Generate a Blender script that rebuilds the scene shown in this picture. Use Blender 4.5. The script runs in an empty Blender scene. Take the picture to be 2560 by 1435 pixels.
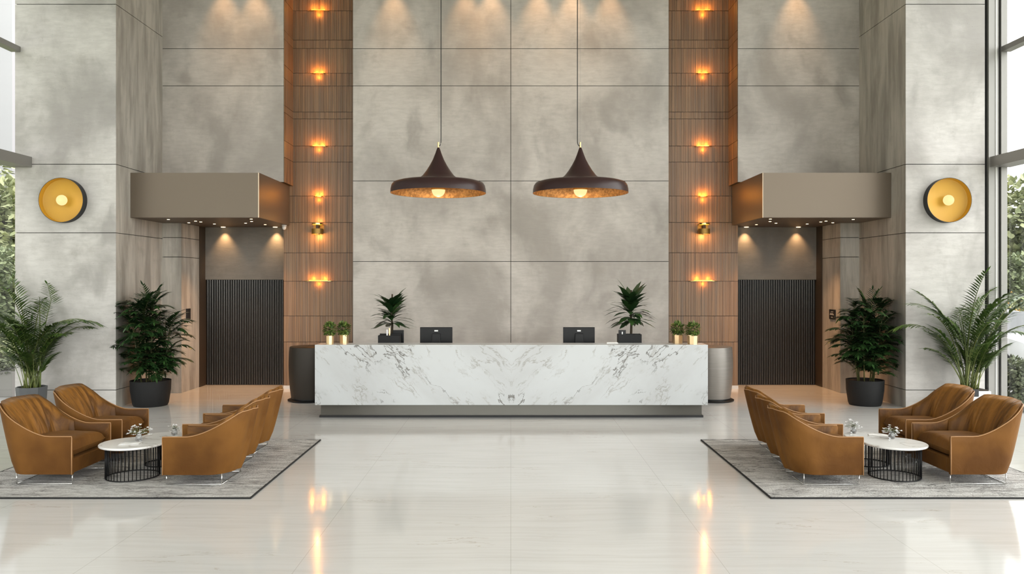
import bpy, math, random
from mathutils import Vector, Matrix
random.seed(7)
PI = math.pi
SC = bpy.context.scene
COL = SC.collection

# ------------------------------------------------------------------ camera
F = 2000.0            # focal length in pixels of the 2560 wide frame
EYE = 2.0             # camera height, metres
cd = bpy.data.cameras.new('camera'); cam = bpy.data.objects.new('camera', cd); COL.objects.link(cam)
cam.location = (0, 0, EYE); cam.rotation_euler = (PI / 2, 0, 0)
cd.sensor_fit = 'HORIZONTAL'; cd.sensor_width = 36.0; cd.lens = 36.0 * F / 2560.0
cd.shift_x = (1280 - 1277) / 2560.0; cd.shift_y = -(717.5 - 705) / 2560.0
cd.clip_end = 300
SC.camera = cam

# ------------------------------------------------------------------ world: bright overcast sky, brighter towards front right
w = bpy.data.worlds.new('sky'); SC.world = w; w.use_nodes = True
wt = w.node_tree; wt.nodes.clear()
wo = wt.nodes.new('ShaderNodeOutputWorld'); wb = wt.nodes.new('ShaderNodeBackground')
tc = wt.nodes.new('ShaderNodeTexCoord')
dp = wt.nodes.new('ShaderNodeVectorMath'); dp.operation = 'DOT_PRODUCT'
dp.inputs[1].default_value = Vector((0.92, -0.30, 0.25)).normalized()
wt.links.new(tc.outputs['Generated'], dp.inputs[0])
mr = wt.nodes.new('ShaderNodeMapRange'); mr.inputs[1].default_value = -0.75; mr.inputs[2].default_value = 1.0
mr.inputs[3].default_value = 0.75; mr.inputs[4].default_value = 7.0
wt.links.new(dp.outputs['Value'], mr.inputs[0]); wt.links.new(mr.outputs[0], wb.inputs['Strength'])
wb.inputs['Color'].default_value = (1.0, 0.975, 0.975, 1)
wt.links.new(wb.outputs[0], wo.inputs['Surface'])

def portal(loc, rot, sx, sy):
    l = bpy.data.lights.new('window_daylight', 'AREA'); l.shape = 'RECTANGLE'; l.size = sx; l.size_y = sy
    l.cycles.is_portal = True
    o = bpy.data.objects.new('window_daylight', l); COL.objects.link(o); o.location = loc; o.rotation_euler = rot
CEIL = 7.6
portal((-7.95, 4.0, CEIL / 2), (0, -PI / 2, 0), CEIL, 17.6)
portal((7.95, 4.0, CEIL / 2), (0, PI / 2, 0), CEIL, 17.6)
portal((0, -4.95, CEIL / 2), (PI / 2, 0, 0), 15.6, CEIL)

SC.view_settings.view_transform = 'Standard'; SC.view_settings.look = 'None'
SC.view_settings.gamma = 1; SC.view_settings.use_curve_mapping = False
SC.view_settings.exposure = -0.08

# ------------------------------------------------------------------ helpers
def PX(px, Z): return (px - 1277) * Z / F
def PH(py, Z): return EYE + (705 - py) * Z / F

class MB:
    def __init__(s): s.v = []; s.f = []; s.m = []
    def add(s, vs, fs, m=0):
        o = len(s.v); s.v += [tuple(v) for v in vs]
        for f in fs: s.f.append(tuple(i + o for i in f)); s.m.append(m)
    def box(s, x0, x1, y0, y1, z0, z1, m=0):
        s.add([(x0,y0,z0),(x1,y0,z0),(x1,y1,z0),(x0,y1,z0),(x0,y0,z1),(x1,y0,z1),(x1,y1,z1),(x0,y1,z1)],
              [(0,3,2,1),(4,5,6,7),(0,1,5,4),(1,2,6,5),(2,3,7,6),(3,0,4,7)], m)
    def lathe(s, prof, c=(0,0,0), n=32, m=0, closed=False):
        vs = []; fs = []
        for r, z in prof:
            for k in range(n):
                a = 2 * PI * k / n; vs.append((c[0] + r * math.cos(a), c[1] + r * math.sin(a), c[2] + z))
        L = len(prof)
        for i in range(L - 1 + (1 if closed else 0)):
            j = (i + 1) % L
            for k in range(n):
                k2 = (k + 1) % n; fs.append((i*n+k, i*n+k2, j*n+k2, j*n+k))
        s.add(vs, fs, m)
    def cyl(s, c, r, z0, z1, n=32, m=0):
        s.lathe([(0.0001, z0), (r, z0), (r, z1), (0.0001, z1)], (c[0], c[1], 0), n, m)
    def tube(s, pts, r, n=8, m=0, cyclic=False, r1=None):
        P = [Vector(p) for p in pts]; N = len(P); vs = []; fs = []
        for i, p in enumerate(P):
            if cyclic: t = P[(i+1) % N] - P[i-1]
            else: t = P[min(i+1, N-1)] - P[max(i-1, 0)]
            t.normalize()
            up = Vector((0,0,1)) if abs(t.z) < 0.95 else Vector((1,0,0))
            a = t.cross(up).normalized(); b = a.cross(t)
            rr = r if r1 is None else r + (r1 - r) * i / (N - 1)
            for k in range(n):
                q = 2 * PI * k / n; vs.append(p + a * (rr * math.cos(q)) + b * (rr * math.sin(q)))
        for i in range(N if cyclic else N - 1):
            j = (i + 1) % N
            for k in range(n): fs.append((i*n+k, i*n+(k+1) % n, j*n+(k+1) % n, j*n+k))
        if not cyclic:
            fs.append(tuple(range(n - 1, -1, -1))); fs.append(tuple((N-1)*n + k for k in range(n)))
        s.add(vs, fs, m)
    def grid(s, rows, m=0, cu=False, cv=False):
        nu = len(rows); nv = len(rows[0]); vs = [v for r in rows for v in r]; fs = []
        for i in range(nu if cu else nu - 1):
            for j in range(nv if cv else nv - 1):
                a, b = (i+1) % nu, (j+1) % nv; fs.append((i*nv+j, a*nv+j, a*nv+b, i*nv+b))
        s.add(vs, fs, m)
    def leaf(s, p, d, up, L, wd, droop=0.3, m=0, seg=3):
        p = Vector(p); d = Vector(d).normalized(); side = d.cross(Vector(up))
        if side.length < 1e-3: side = d.cross(Vector((1,0,0)))
        side.normalize(); vs = []; pos = p.copy(); dd = d.copy()
        ws = {3: (0.35, 1.0, 0.75, 0), 4: (0.25, 0.85, 1.0, 0.65, 0)}[seg]
        for i in range(seg + 1):
            fold = side.cross(dd) * 0.18 * wd * ws[i]
            if i < seg: vs += [pos - side * wd * ws[i] / 2 - fold, pos + side * wd * ws[i] / 2 - fold]
            else: vs.append(pos.copy())
            dd = (dd + Vector((0, 0, -droop / seg))).normalized(); pos = pos + dd * L / seg
        fs = [(2*i, 2*i+1, 2*i+3, 2*i+2) for i in range(seg - 1)] + [(2*seg-2, 2*seg-1, 2*seg)]
        s.add(vs, fs, m)
    def build(s, name, mats, parent=None, smooth=False, bevel=0, loc=None, auto=None):
        me = bpy.data.meshes.new(name); me.from_pydata(s.v, [], s.f)
        if not isinstance(mats, (list, tuple)): mats = [mats]
        for mt in mats: me.materials.append(mt)
        me.polygons.foreach_set('material_index', s.m)
        if smooth or auto: me.polygons.foreach_set('use_smooth', [True] * len(s.f))
        me.update()
        if auto: me.set_sharp_from_angle(angle=math.radians(auto))
        o = bpy.data.objects.new(name, me); COL.objects.link(o)
        if parent: o.parent = parent
        if loc: o.location = loc
        if bevel:
            b = o.modifiers.new('bevel', 'BEVEL'); b.width = bevel; b.segments = 3; b.limit_method = 'ANGLE'
        return o

def thing(name, label, cat, loc=(0,0,0), rz=0, group=None):
    o = bpy.data.objects.new(name, None); COL.objects.link(o); o.location = loc; o.rotation_euler = (0,0,rz)
    o.empty_display_size = 0.1
    return tag(o, label, cat, group)
def tag(o, label, cat, group=None, kind=None):
    o['label'] = label; o['category'] = cat
    if group: o['group'] = group
    if kind: o['kind'] = kind
    return o
def struct(o, label=None):
    o['kind'] = 'structure'
    if label: o['label'] = label
    return o
def dup(root, loc, rz, label, group=None):
    r = root.copy(); COL.objects.link(r); r.location = loc; r.rotation_euler = (0,0,rz); r['label'] = label
    if group: r['group'] = group
    for ch in list(root.children):
        c = ch.copy(); COL.objects.link(c); c.parent = r
        for g in ch.children:
            d = g.copy(); COL.objects.link(d); d.parent = c
    return r

# ------------------------------------------------------------------ materials
def newmat(name):
    m = bpy.data.materials.new(name); m.use_nodes = True; t = m.node_tree
    return m, t, t.nodes['Principled BSDF']
def plain(name, c, rough=0.5, metal=0.0, emit=None, es=0, sheen=0, spec=None, bump=0, bscale=60, coat=0):
    m, t, b = newmat(name)
    b.inputs['Base Color'].default_value = (*c, 1); b.inputs['Roughness'].default_value = rough; b.inputs['Metallic'].default_value = metal
    if emit: b.inputs['Emission Color'].default_value = (*emit, 1); b.inputs['Emission Strength'].default_value = es
    if sheen: b.inputs['Sheen Weight'].default_value = sheen
    if spec is not None: b.inputs['Specular IOR Level'].default_value = spec
    if coat: b.inputs['Coat Weight'].default_value = coat
    n = t.nodes.new('ShaderNodeTexNoise'); n.inputs['Scale'].default_value = bscale; n.inputs['Detail'].default_value = 4
    tcn = t.nodes.new('ShaderNodeTexCoord'); t.links.new(tcn.outputs['Object'], n.inputs['Vector'])
    if bump:
        bp = t.nodes.new('ShaderNodeBump'); bp.inputs['Strength'].default_value = bump; bp.inputs['Distance'].default_value = 0.01
        t.links.new(n.outputs['Fac'], bp.inputs['Height']); t.links.new(bp.outputs[0], b.inputs['Normal'])
    return m
class T:
    """small node-graph writer"""
    def __init__(s, t): s.t = t
    def _in(s, sock, v):
        if hasattr(v, 'is_linked') or isinstance(v, bpy.types.NodeSocket): s.t.links.new(v, sock)
        elif isinstance(v, (tuple, list)) and len(v) == 3 and sock.type == 'RGBA': sock.default_value = (*v, 1)
        else: sock.default_value = v
    def coord(s, kind='Object'): return s.t.nodes.new('ShaderNodeTexCoord').outputs[kind]
    def map(s, v, scale=(1,1,1), rot=(0,0,0), loc=(0,0,0)):
        n = s.t.nodes.new('ShaderNodeMapping'); s._in(n.inputs[0], v); n.inputs['Scale'].default_value = scale
        n.inputs['Rotation'].default_value = rot; n.inputs['Location'].default_value = loc; return n.outputs[0]
    def noise(s, v, scale, detail=4, rough=0.5, dist=0):
        n = s.t.nodes.new('ShaderNodeTexNoise'); s._in(n.inputs['Vector'], v); n.inputs['Scale'].default_value = scale
        n.inputs['Detail'].default_value = detail; n.inputs['Roughness'].default_value = rough; n.inputs['Distortion'].default_value = dist
        return n.outputs['Fac']
    def noisec(s, v, scale, detail=4):
        n = s.t.nodes.new('ShaderNodeTexNoise'); s._in(n.inputs['Vector'], v); n.inputs['Scale'].default_value = scale
        n.inputs['Detail'].default_value = detail; return n.outputs['Color']
    def math(s, op, a, b=0.0, c=0.0, clamp=False):
        n = s.t.nodes.new('ShaderNodeMath'); n.operation = op; n.use_clamp = clamp
        s._in(n.inputs[0], a); s._in(n.inputs[1], b)
        s._in(n.inputs[2], c); return n.outputs[0]
    def vadd(s, a, b, scale=1.0):
        n = s.t.nodes.new('ShaderNodeVectorMath'); n.operation = 'MULTIPLY_ADD'
        s._in(n.inputs[0], b); n.inputs[1].default_value = (scale,)*3; s._in(n.inputs[2], a); return n.outputs[0]
    def ramp(s, v, stops):
        n = s.t.nodes.new('ShaderNodeMapRange'); n.interpolation_type = 'SMOOTHSTEP'
        s._in(n.inputs[0], v)
        for i, q in enumerate(stops): n.inputs[i + 1].default_value = q
        return n.outputs[0]
    def mix(s, f, a, b, mode='MIX'):
        n = s.t.nodes.new('ShaderNodeMix'); n.data_type = 'RGBA'; n.blend_type = mode
        s._in(n.inputs[0], f); s._in(n.inputs[6], a); s._in(n.inputs[7], b); return n.outputs[2]
    def bump(s, h, strength, dist=0.01):
        n = s.t.nodes.new('ShaderNodeBump'); n.inputs['Strength'].default_value = strength; n.inputs['Distance'].default_value = dist
        s._in(n.inputs['Height'], h); return n.outputs[0]
    def sep(s, v):
        n = s.t.nodes.new('ShaderNodeSeparateXYZ'); s._in(n.inputs[0], v); return n.outputs
    def comb(s, x, y, z):
        n = s.t.nodes.new('ShaderNodeCombineXYZ'); s._in(n.inputs[0], x); s._in(n.inputs[1], y); s._in(n.inputs[2], z); return n.outputs[0]

def concrete(name, light, dark, streak=False, seed=0):
    m, t, b = newmat(name); g = T(t); co = g.map(g.coord(), loc=(seed, seed * 2, seed))
    if streak:
        big = g.noise(g.map(co, (2.2, 2.2, 0.35)), 1.6, 5, 0.6, 0.3)
        fine = g.noise(g.map(co, (6, 6, 0.35)), 6, 5, 0.6)
    else:
        big = g.noise(g.map(co, (1, 1, 0.75)), 0.85, 6, 0.55, 0.35)
        fine = g.noise(g.map(co, (1, 1, 4.0)), 5, 6, 0.6)
    f1 = g.ramp(big, (0.36, 0.66, 1, 0)); c = g.mix(f1, dark, light)
    if not streak: c = g.mix(g.ramp(g.noise(g.map(co, (1, 1, .7), loc=(7, 3, 9)), 1.5, 5, 0.5, 0.4), (0.53, 0.70, 0, 0.75)), c, tuple(x * .86 for x in dark))
    c = g.mix(g.ramp(fine, (0.3, 0.75, 0.0, 0.30)), c, tuple(x * 0.80 for x in dark))
    med = g.noise(co, 3.0, 5, 0.65)
    c = g.mix(g.ramp(med, (0.52, 0.75, 0, 0.35)), c, (dark[0]*0.82, dark[1]*0.80, dark[2]*0.76))
    pit = g.noise(co, 45, 2); c = g.mix(g.ramp(pit, (0.70, 0.76, 0, 0.35)), c, tuple(x * 0.5 for x in dark))
    t.links.new(c, b.inputs['Base Color']); b.inputs['Roughness'].default_value = 0.62
    t.links.new(g.bump(fine, 0.25, 0.01), b.inputs['Normal'])
    return m
M = {}
M['conc'] = concrete('cast_concrete', (0.56, 0.52, 0.48), (0.35, 0.32, 0.29))
M['conc_pillar'] = concrete('pale_concrete', (0.61, 0.585, 0.56), (0.36, 0.34, 0.32), seed=5)
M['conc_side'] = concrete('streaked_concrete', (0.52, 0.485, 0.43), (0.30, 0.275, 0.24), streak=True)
M['groove'] = plain('seam_shadow_gap', (0.03, 0.027, 0.024), 0.9)
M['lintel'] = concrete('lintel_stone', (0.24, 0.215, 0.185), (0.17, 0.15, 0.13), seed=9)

def wood_mat():
    m, t, b = newmat('walnut_slats'); g = T(t); co = g.coord()
    gi = t.nodes.new('ShaderNodeNewGeometry').outputs['Random Per Island']
    n1 = g.noise(g.map(co, (14, 3, 0.10)), 3, 4, 0.6)
    c = g.mix(g.ramp(gi, (0, 1, 0, 1)), (0.20, 0.112, 0.056), (0.28, 0.165, 0.086))
    c = g.mix(g.ramp(n1, (0.45, 0.62, 0, 0.6)), c, (0.215, 0.155, 0.11))
    n2 = g.noise(g.map(co, (34, 3, 0.22)), 3, 4, 0.6)
    c = g.mix(g.ramp(n2, (0.53, 0.66, 0, 0.85)), c, (0.095, 0.055, 0.032))
    n3 = g.noise(g.map(co, (22, 3, 0.15), loc=(5, 0, 2)), 3, 3)
    c = g.mix(g.ramp(n3, (0.56, 0.68, 0, 0.7)), c, (0.42, 0.24, 0.12))
    t.links.new(c, b.inputs['Base Color']); b.inputs['Roughness'].default_value = 0.42
    t.links.new(g.bump(n1, 0.2, 0.005), b.inputs['Normal']); return m
M['wood'] = wood_mat()

def marble_desk():
    m, t, b = newmat('white_veined_marble'); g = T(t); s = g.sep(g.coord())
    ax = g.math('ABSOLUTE', s[0]); co = g.comb(ax, s[1], s[2])
    wob = g.noisec(co, 1.7, 4); cw = g.vadd(co, wob, 0.30)
    rot = g.map(cw, (1, 1, 1), (0, math.radians(42), 0))
    def veins(sc, stretch, loc, wd, mlo, mhi, msc):
        q = g.map(rot, (stretch, 1, 1), loc=loc)
        n = g.noise(q, sc, 7, 0.62)
        v = g.ramp(g.math('ABSOLUTE', g.math('SUBTRACT', n, 0.5)), (0.0, wd, 1, 0))
        return g.math('MULTIPLY', v, g.ramp(g.noise(g.map(co, (1, 1, 1), loc=loc), msc, 3), (mlo, mhi, 0, 1)))
    v = veins(1.9, 0.30, (0.7, 0, 0.3), 0.010, 0.47, 0.60, 1.9)
    v2 = veins(4.2, 0.28, (3, 1, 2), 0.020, 0.47, 0.62, 2.6)
    v3 = veins(8.0, 0.30, (1, 4, 6), 0.030, 0.53, 0.66, 3.2)
    cloud = g.ramp(g.noise(g.map(rot, (.4, 1, 1)), 2.1, 5), (0.35, 0.75, 0, 1))
    c = g.mix(cloud, (0.52, 0.54, 0.55), (0.45, 0.46, 0.465))
    c = g.mix(g.math('MULTIPLY', v3, 0.55), c, (0.30, 0.285, 0.26))
    c = g.mix(g.math('MULTIPLY', v2, 0.6), c, (0.24, 0.22, 0.19)); c = g.mix(v, c, (0.085, 0.075, 0.06))
    t.links.new(c, b.inputs['Base Color']); b.inputs['Roughness'].default_value = 0.28; return m
M['marble'] = marble_desk()

def floor_mat():
    m, t, b = newmat('polished_limestone'); g = T(t); co = g.coord(); s = g.sep(co)
    wob = g.noisec(g.map(co, (1, 1, 1)), 0.8, 3); cw = g.vadd(co, wob, 0.22)
    n = g.noise(g.map(cw, (0.34, 2.4, 1)), 1.15, 7, 0.62)
    d = g.math('ABSOLUTE', g.math('SUBTRACT', n, 0.5))
    v = g.math('MULTIPLY', g.ramp(d, (0, 0.006, 1, 0)), g.ramp(g.noise(co, 1.1, 2), (0.5, 0.68, 0, 0.75)))
    streak = g.noise(g.map(cw, (0.55, 9, 1)), 2.0, 6, 0.6)
    c = g.mix(g.ramp(streak, (0.35, 0.75, 0, 1)), (0.665, 0.655, 0.64), (0.61, 0.595, 0.575))
    c = g.mix(v, c, (0.36, 0.29, 0.21))
    def line(sock, per, wd, off=0):
        q = g.math('ABSOLUTE', g.math('SUBTRACT', g.math('FRACT', g.math('ADD', g.math('DIVIDE', sock, per), 0.5 + off)), 0.5))
        return g.math('LESS_THAN', q, wd / per)
    grout = g.math('MAXIMUM', line(s[0], 1.5, 0.0022), line(s[1], 1.5, 0.0022, 0.13))
    c = g.mix(g.math('MULTIPLY', grout, 0.45), c, (0.30, 0.27, 0.23))
    t.links.new(c, b.inputs['Base Color'])
    t.links.new(g.ramp(g.noise(co, 3, 4), (0.3, 0.7, 0.07, 0.12)), b.inputs['Roughness'])
    b.inputs['Specular IOR Level'].default_value = 0.62
    t.links.new(g.bump(streak, 0.02, 0.01), b.inputs['Normal']); return m
M['floor'] = floor_mat()

def velvet():
    m, t, b = newmat('caramel_velvet'); g = T(t); co = g.coord()
    n = g.noise(g.map(co, (2.0, 5.0, 1.6)), 3.2, 4, 0.5, 0.6); n2 = g.noise(co, 2.2, 3)
    c = g.mix(g.ramp(n2, (0.3, 0.7, 0, 1)), (0.172, 0.073, 0.015), (0.095, 0.037, 0.007))
    t.links.new(c, b.inputs['Base Color']); b.inputs['Roughness'].default_value = 0.65; b.inputs['Specular IOR Level'].default_value = 0.15
    b.inputs['Sheen Weight'].default_value = 0.05; b.inputs['Sheen Roughness'].default_value = 0.4
    b.inputs['Sheen Tint'].default_value = (1.0, 0.62, 0.28, 1)
    fine = g.noise(co, 140, 2)
    t.links.new(g.bump(g.math('ADD', n, g.math('MULTIPLY', fine, 0.05)), 0.25, 0.03), b.inputs['Normal']); return m
M['velvet'] = velvet()
def crushed():
    m, t, b = newmat('creased_velvet'); g = T(t); co = g.coord()
    st = g.noise(g.map(co, (1.2, 7, 1.4), (0.25, 0, 0)), 1.3, 5, 0.6, 1.1); n2 = g.noise(co, 4, 3)
    c = g.mix(g.ramp(st, (0.34, 0.66, 0, 1)), (0.25, 0.106, 0.018), (0.08, 0.031, 0.005))
    t.links.new(c, b.inputs['Base Color']); b.inputs['Roughness'].default_value = 0.5; b.inputs['Specular IOR Level'].default_value = 0.25
    b.inputs['Sheen Weight'].default_value = 0.08; b.inputs['Sheen Roughness'].default_value = 0.35
    b.inputs['Sheen Tint'].default_value = (1.0, 0.62, 0.28, 1)
    t.links.new(g.bump(g.math('ADD', st, n2), 0.45, 0.04), b.inputs['Normal']); return m
M['crushed'] = crushed()
M['piping'] = plain('tan_piping', (0.36, 0.19, 0.08), 0.5, bump=0.1)
M['chrome'] = plain('brushed_chrome', (0.75, 0.74, 0.72), 0.18, 1.0)
M['blackmetal'] = plain('black_steel', (0.018, 0.018, 0.019), 0.38, 0.6)
def rug_mat():
    m, t, b = newmat('grey_wool_rug'); g = T(t); co = g.coord()
    cw = g.vadd(co, g.noisec(co, 3.5, 3), 0.16)
    n = g.noise(g.map(cw, (1.6, 9, 1)), 1.5, 6, 0.62); fuzz = g.noise(co, 55, 3, 0.7)
    c = g.mix(g.ramp(n, (0.40, 0.62, 0, 1)), (0.66, 0.65, 0.63), (0.44, 0.425, 0.41))
    d = g.math('ABSOLUTE', g.math('SUBTRACT', g.noise(g.map(cw, (1.3, 11, 1), loc=(4, 2, 0)), 2.2, 6, 0.65), 0.5))
    c = g.mix(g.math('MULTIPLY', g.ramp(d, (0, 0.035, 1.0, 0)), g.ramp(g.noise(co, 2.5, 2), (0.42, 0.58, 0.2, 1))), c, (0.06, 0.055, 0.05))
    c = g.mix(g.ramp(fuzz, (0.45, 0.72, 0, 0.6)), c, (0.27, 0.26, 0.25))
    t.links.new(c, b.inputs['Base Color']); b.inputs['Roughness'].default_value = 0.95; b.inputs['Specular IOR Level'].default_value = 0.1
    t.links.new(g.bump(g.math('ADD', n, fuzz), 0.9, 0.02), b.inputs['Normal']); return m
M['rug'] = rug_mat()
M['rugedge'] = plain('black_rug_binding', (0.012, 0.012, 0.012), 0.9)
M['bronze'] = plain('satin_bronze_cladding', (0.165, 0.132, 0.10), 0.45, 0.6, bscale=3)
M['bronze_dark'] = plain('bronze_soffit', (0.13, 0.10, 0.075), 0.5, 0.4)
M['edge'] = plain('polished_bronze_trim', (0.50, 0.40, 0.29), 0.4, 0.8)
M['doorblack'] = plain('blackened_ribbed_metal', (0.10, 0.095, 0.09), 0.22, 0.85)
M['doorback'] = plain('black_door_backing', (0.012, 0.011, 0.010), 0.5)
M['darkwood'] = plain('dark_oak_jamb', (0.055, 0.036, 0.022), 0.5, bump=0.2)
M['ceil'] = plain('ceiling_plaster', (0.70, 0.68, 0.65), 0.8)
M['frame'] = plain('grey_anodised_frame', (0.26, 0.25, 0.235), 0.4, 0.5)
M['framelight'] = plain('pale_window_frame', (0.27, 0.262, 0.245), 0.45, 0.3)
M['gasket'] = plain('black_gasket', (0.01, 0.01, 0.01), 0.7)
M['umber'] = plain('umber_enamel', (0.030, 0.013, 0.012), 0.34, 0.0, spec=.3)
def copper():
    m, t, b = newmat('hammered_copper'); g = T(t); co = g.coord(); n = g.noise(co, 26, 4, 0.7)
    c = g.mix(g.ramp(n, (0.35, 0.65, 0, 1)), (0.62, 0.33, 0.12), (0.30, 0.15, 0.055))
    t.links.new(c, b.inputs['Base Color']); b.inputs['Metallic'].default_value = 0.55; b.inputs['Roughness'].default_value = 0.42
    t.links.new(g.bump(n, 0.5, 0.01), b.inputs['Normal']); return m
M['copper'] = copper()
M['brass'] = plain('brass', (0.83, 0.60, 0.22), 0.25, 1.0)
M['brass_satin'] = plain('satin_aged_brass', (0.42, 0.25, 0.07), 0.5, 0.8)
M['goldpot'] = plain('brushed_gold_pot', (0.86, 0.62, 0.36), 0.3, 0.85)
M['bulb'] = plain('warm_bulb_glass', (0.02, 0.018, 0.015), 0.5, 0, (1.0, 0.76, 0.34), 1.25, spec=.1)
M['bulbwhite'] = plain('warm_downlight_lens', (0.9, 0.8, 0.6), 0.4, 0, (1.0, 0.74, 0.40), 5)
M['amber'] = plain('amber_light_strip', (0.02, 0.01, 0.0), 0.4, 0, (1.0, 0.42, 0.04), 3.5)
M['golddisc'] = plain('matt_gold_reflector', (0.50, 0.285, 0.03), 0.45, 0.1)
M['blackmatte'] = plain('matt_black', (0.014, 0.014, 0.015), 0.55)
M['cable'] = plain('black_flex', (0.02, 0.02, 0.02), 0.6)
M['planter'] = plain('charcoal_planter', (0.012, 0.012, 0.0125), 0.6, spec=.3, bump=0.15, bscale=90)
M['planter_grey'] = plain('slate_grey_planter', (0.085, 0.09, 0.095), 0.4)
M['planter_white'] = plain('white_planter', (0.66, 0.67, 0.68), 0.45)
M['soil'] = plain('potting_soil', (0.035, 0.024, 0.015), 0.95, bump=0.8, bscale=40)
def leafmat(name, a, b_, rough=0.4, trans=0.0):
    m, t, b = newmat(name); g = T(t); gi = t.nodes.new('ShaderNodeNewGeometry').outputs['Random Per Island']
    c = g.mix(gi, a, b_); t.links.new(c, b.inputs['Base Color']); b.inputs['Roughness'].default_value = rough
    if trans: b.inputs['Transmission Weight'].default_value = 0; b.inputs['Subsurface Weight'].default_value = 0
    return m
M['palm'] = leafmat('palm_leaf', (0.035, 0.085, 0.014), (0.13, 0.20, 0.045))
M['palmstem'] = leafmat('palm_stem', (0.10, 0.14, 0.035), (0.20, 0.22, 0.07))
M['dark'] = leafmat('dark_leaf', (0.010, 0.030, 0.010), (0.035, 0.085, 0.022), 0.32)
M['darkstem'] = leafmat('dark_stem', (0.06, 0.07, 0.025), (0.13, 0.13, 0.05))
M['drac'] = leafmat('dracaena_leaf', (0.010, 0.032, 0.010), (0.045, 0.10, 0.028), 0.28)
M['cane'] = plain('plant_cane', (0.05, 0.035, 0.02), 0.8)
M['box'] = leafmat('small_shrub_leaf', (0.04, 0.085, 0.018), (0.20, 0.27, 0.06))
M['tree'] = leafmat('tree_leaf', (0.13, 0.16, 0.07), (0.46, 0.48, 0.27), 0.7)
M['tree2'] = leafmat('tree_leaf_dark', (0.09, 0.12, 0.06), (0.28, 0.32, 0.17), 0.7)
M['shrub'] = leafmat('shrub_leaf', (0.05, 0.07, 0.03), (0.22, 0.24, 0.14), 0.7)
M['orange'] = leafmat('orange_blossom', (0.55, 0.20, 0.03), (0.7, 0.35, 0.06), 0.7)
M['bark'] = plain('bark', (0.06, 0.045, 0.03), 0.9, bump=0.6)
M['grass'] = plain('lawn', (0.22, 0.25, 0.13), 0.95, bump=0.6, bscale=8)
M['paving'] = plain('pale_paving', (0.42, 0.41, 0.40), 0.8, bump=0.2)
M['white'] = plain('white_plastic', (0.75, 0.75, 0.74), 0.4)
M['logo'] = plain('bright_metal_badge', (0.85, 0.85, 0.85), 0.2, 0.3)
M['monitor'] = plain('gloss_black_plastic', (0.006, 0.006, 0.007), 0.3, spec=.25)
M['screen'] = plain('black_screen_glass', (0.01, 0.01, 0.012), 0.08)
M['drumdark'] = plain('dark_metal_drum', (0.035, 0.029, 0.023), 0.5, 0.4)  # two drum tones: this darker one left, a lighter grey right
def drumgrey():
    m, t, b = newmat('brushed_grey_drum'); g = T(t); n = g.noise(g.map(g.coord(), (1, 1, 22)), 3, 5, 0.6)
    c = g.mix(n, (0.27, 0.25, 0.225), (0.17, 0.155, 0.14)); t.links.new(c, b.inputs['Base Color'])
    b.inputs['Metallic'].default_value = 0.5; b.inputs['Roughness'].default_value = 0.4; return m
M['drumgrey'] = drumgrey()
M['plinth'] = plain('bronze_plinth', (0.13, 0.125, 0.11), 0.32, 0.7)
M['tabletop'] = None
def tabletop():
    m, t, b = newmat('white_table_marble'); g = T(t); co = g.coord(); cw = g.vadd(co, g.noisec(co, 4, 3), 0.2)
    d = g.math('ABSOLUTE', g.math('SUBTRACT', g.noise(cw, 3, 6), 0.5))
    c = g.mix(g.ramp(d, (0, 0.03, 0.6, 0)), (0.80, 0.79, 0.77), (0.42, 0.38, 0.33)); t.links.new(c, b.inputs['Base Color'])
    b.inputs['Roughness'].default_value = 0.2; return m
M['tabletop'] = tabletop()
M['petal'] = plain('white_petals', (0.85, 0.85, 0.86), 0.6)
M['twig'] = plain('thin_green_twig', (0.12, 0.13, 0.05), 0.7)
M['vase'] = plain('clear_grey_vase', (0.55, 0.57, 0.58), 0.08)
M['vase'].node_tree.nodes['Principled BSDF'].inputs['Transmission Weight'].default_value = 0.8
M['paper'] = plain('white_paper', (0.78, 0.77, 0.75), 0.7)
M['bookcover'] = plain('grey_book_cover', (0.45, 0.43, 0.41), 0.5)
M['carpaint'] = plain('white_car_paint', (0.80, 0.81, 0.82), 0.2, coat=0.6)
M['tyre'] = plain('tyre_rubber', (0.02, 0.02, 0.02), 0.8)
M['carglass'] = plain('tinted_car_glass', (0.03, 0.035, 0.04), 0.06)
def glass():
    m = bpy.data.materials.new('window_glass'); m.use_nodes = True; t = m.node_tree; t.nodes.clear()
    o = t.nodes.new('ShaderNodeOutputMaterial'); mx = t.nodes.new('ShaderNodeMixShader')
    tr = t.nodes.new('ShaderNodeBsdfTransparent'); tr.inputs[0].default_value = (0.96, 0.98, 0.97, 1)
    gl = t.nodes.new('ShaderNodeBsdfGlossy'); gl.inputs['Roughness'].default_value = 0.0
    lw = t.nodes.new('ShaderNodeLayerWeight'); lw.inputs[0].default_value = 0.5
    pw = t.nodes.new('ShaderNodeMath'); pw.operation = 'POWER'; pw.inputs[1].default_value = 4.0
    ma = t.nodes.new('ShaderNodeMath'); ma.operation = 'MULTIPLY_ADD'; ma.inputs[1].default_value = 0.6; ma.inputs[2].default_value = 0.025
    t.links.new(lw.outputs['Facing'], pw.inputs[0]); t.links.new(pw.outputs[0], ma.inputs[0]); t.links.new(ma.outputs[0], mx.inputs[0]); t.links.new(tr.outputs[0], mx.inputs[1]); t.links.new(gl.outputs[0], mx.inputs[2])
    t.links.new(mx.outputs[0], o.inputs[0]); return m
M['glass'] = glass()

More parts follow.
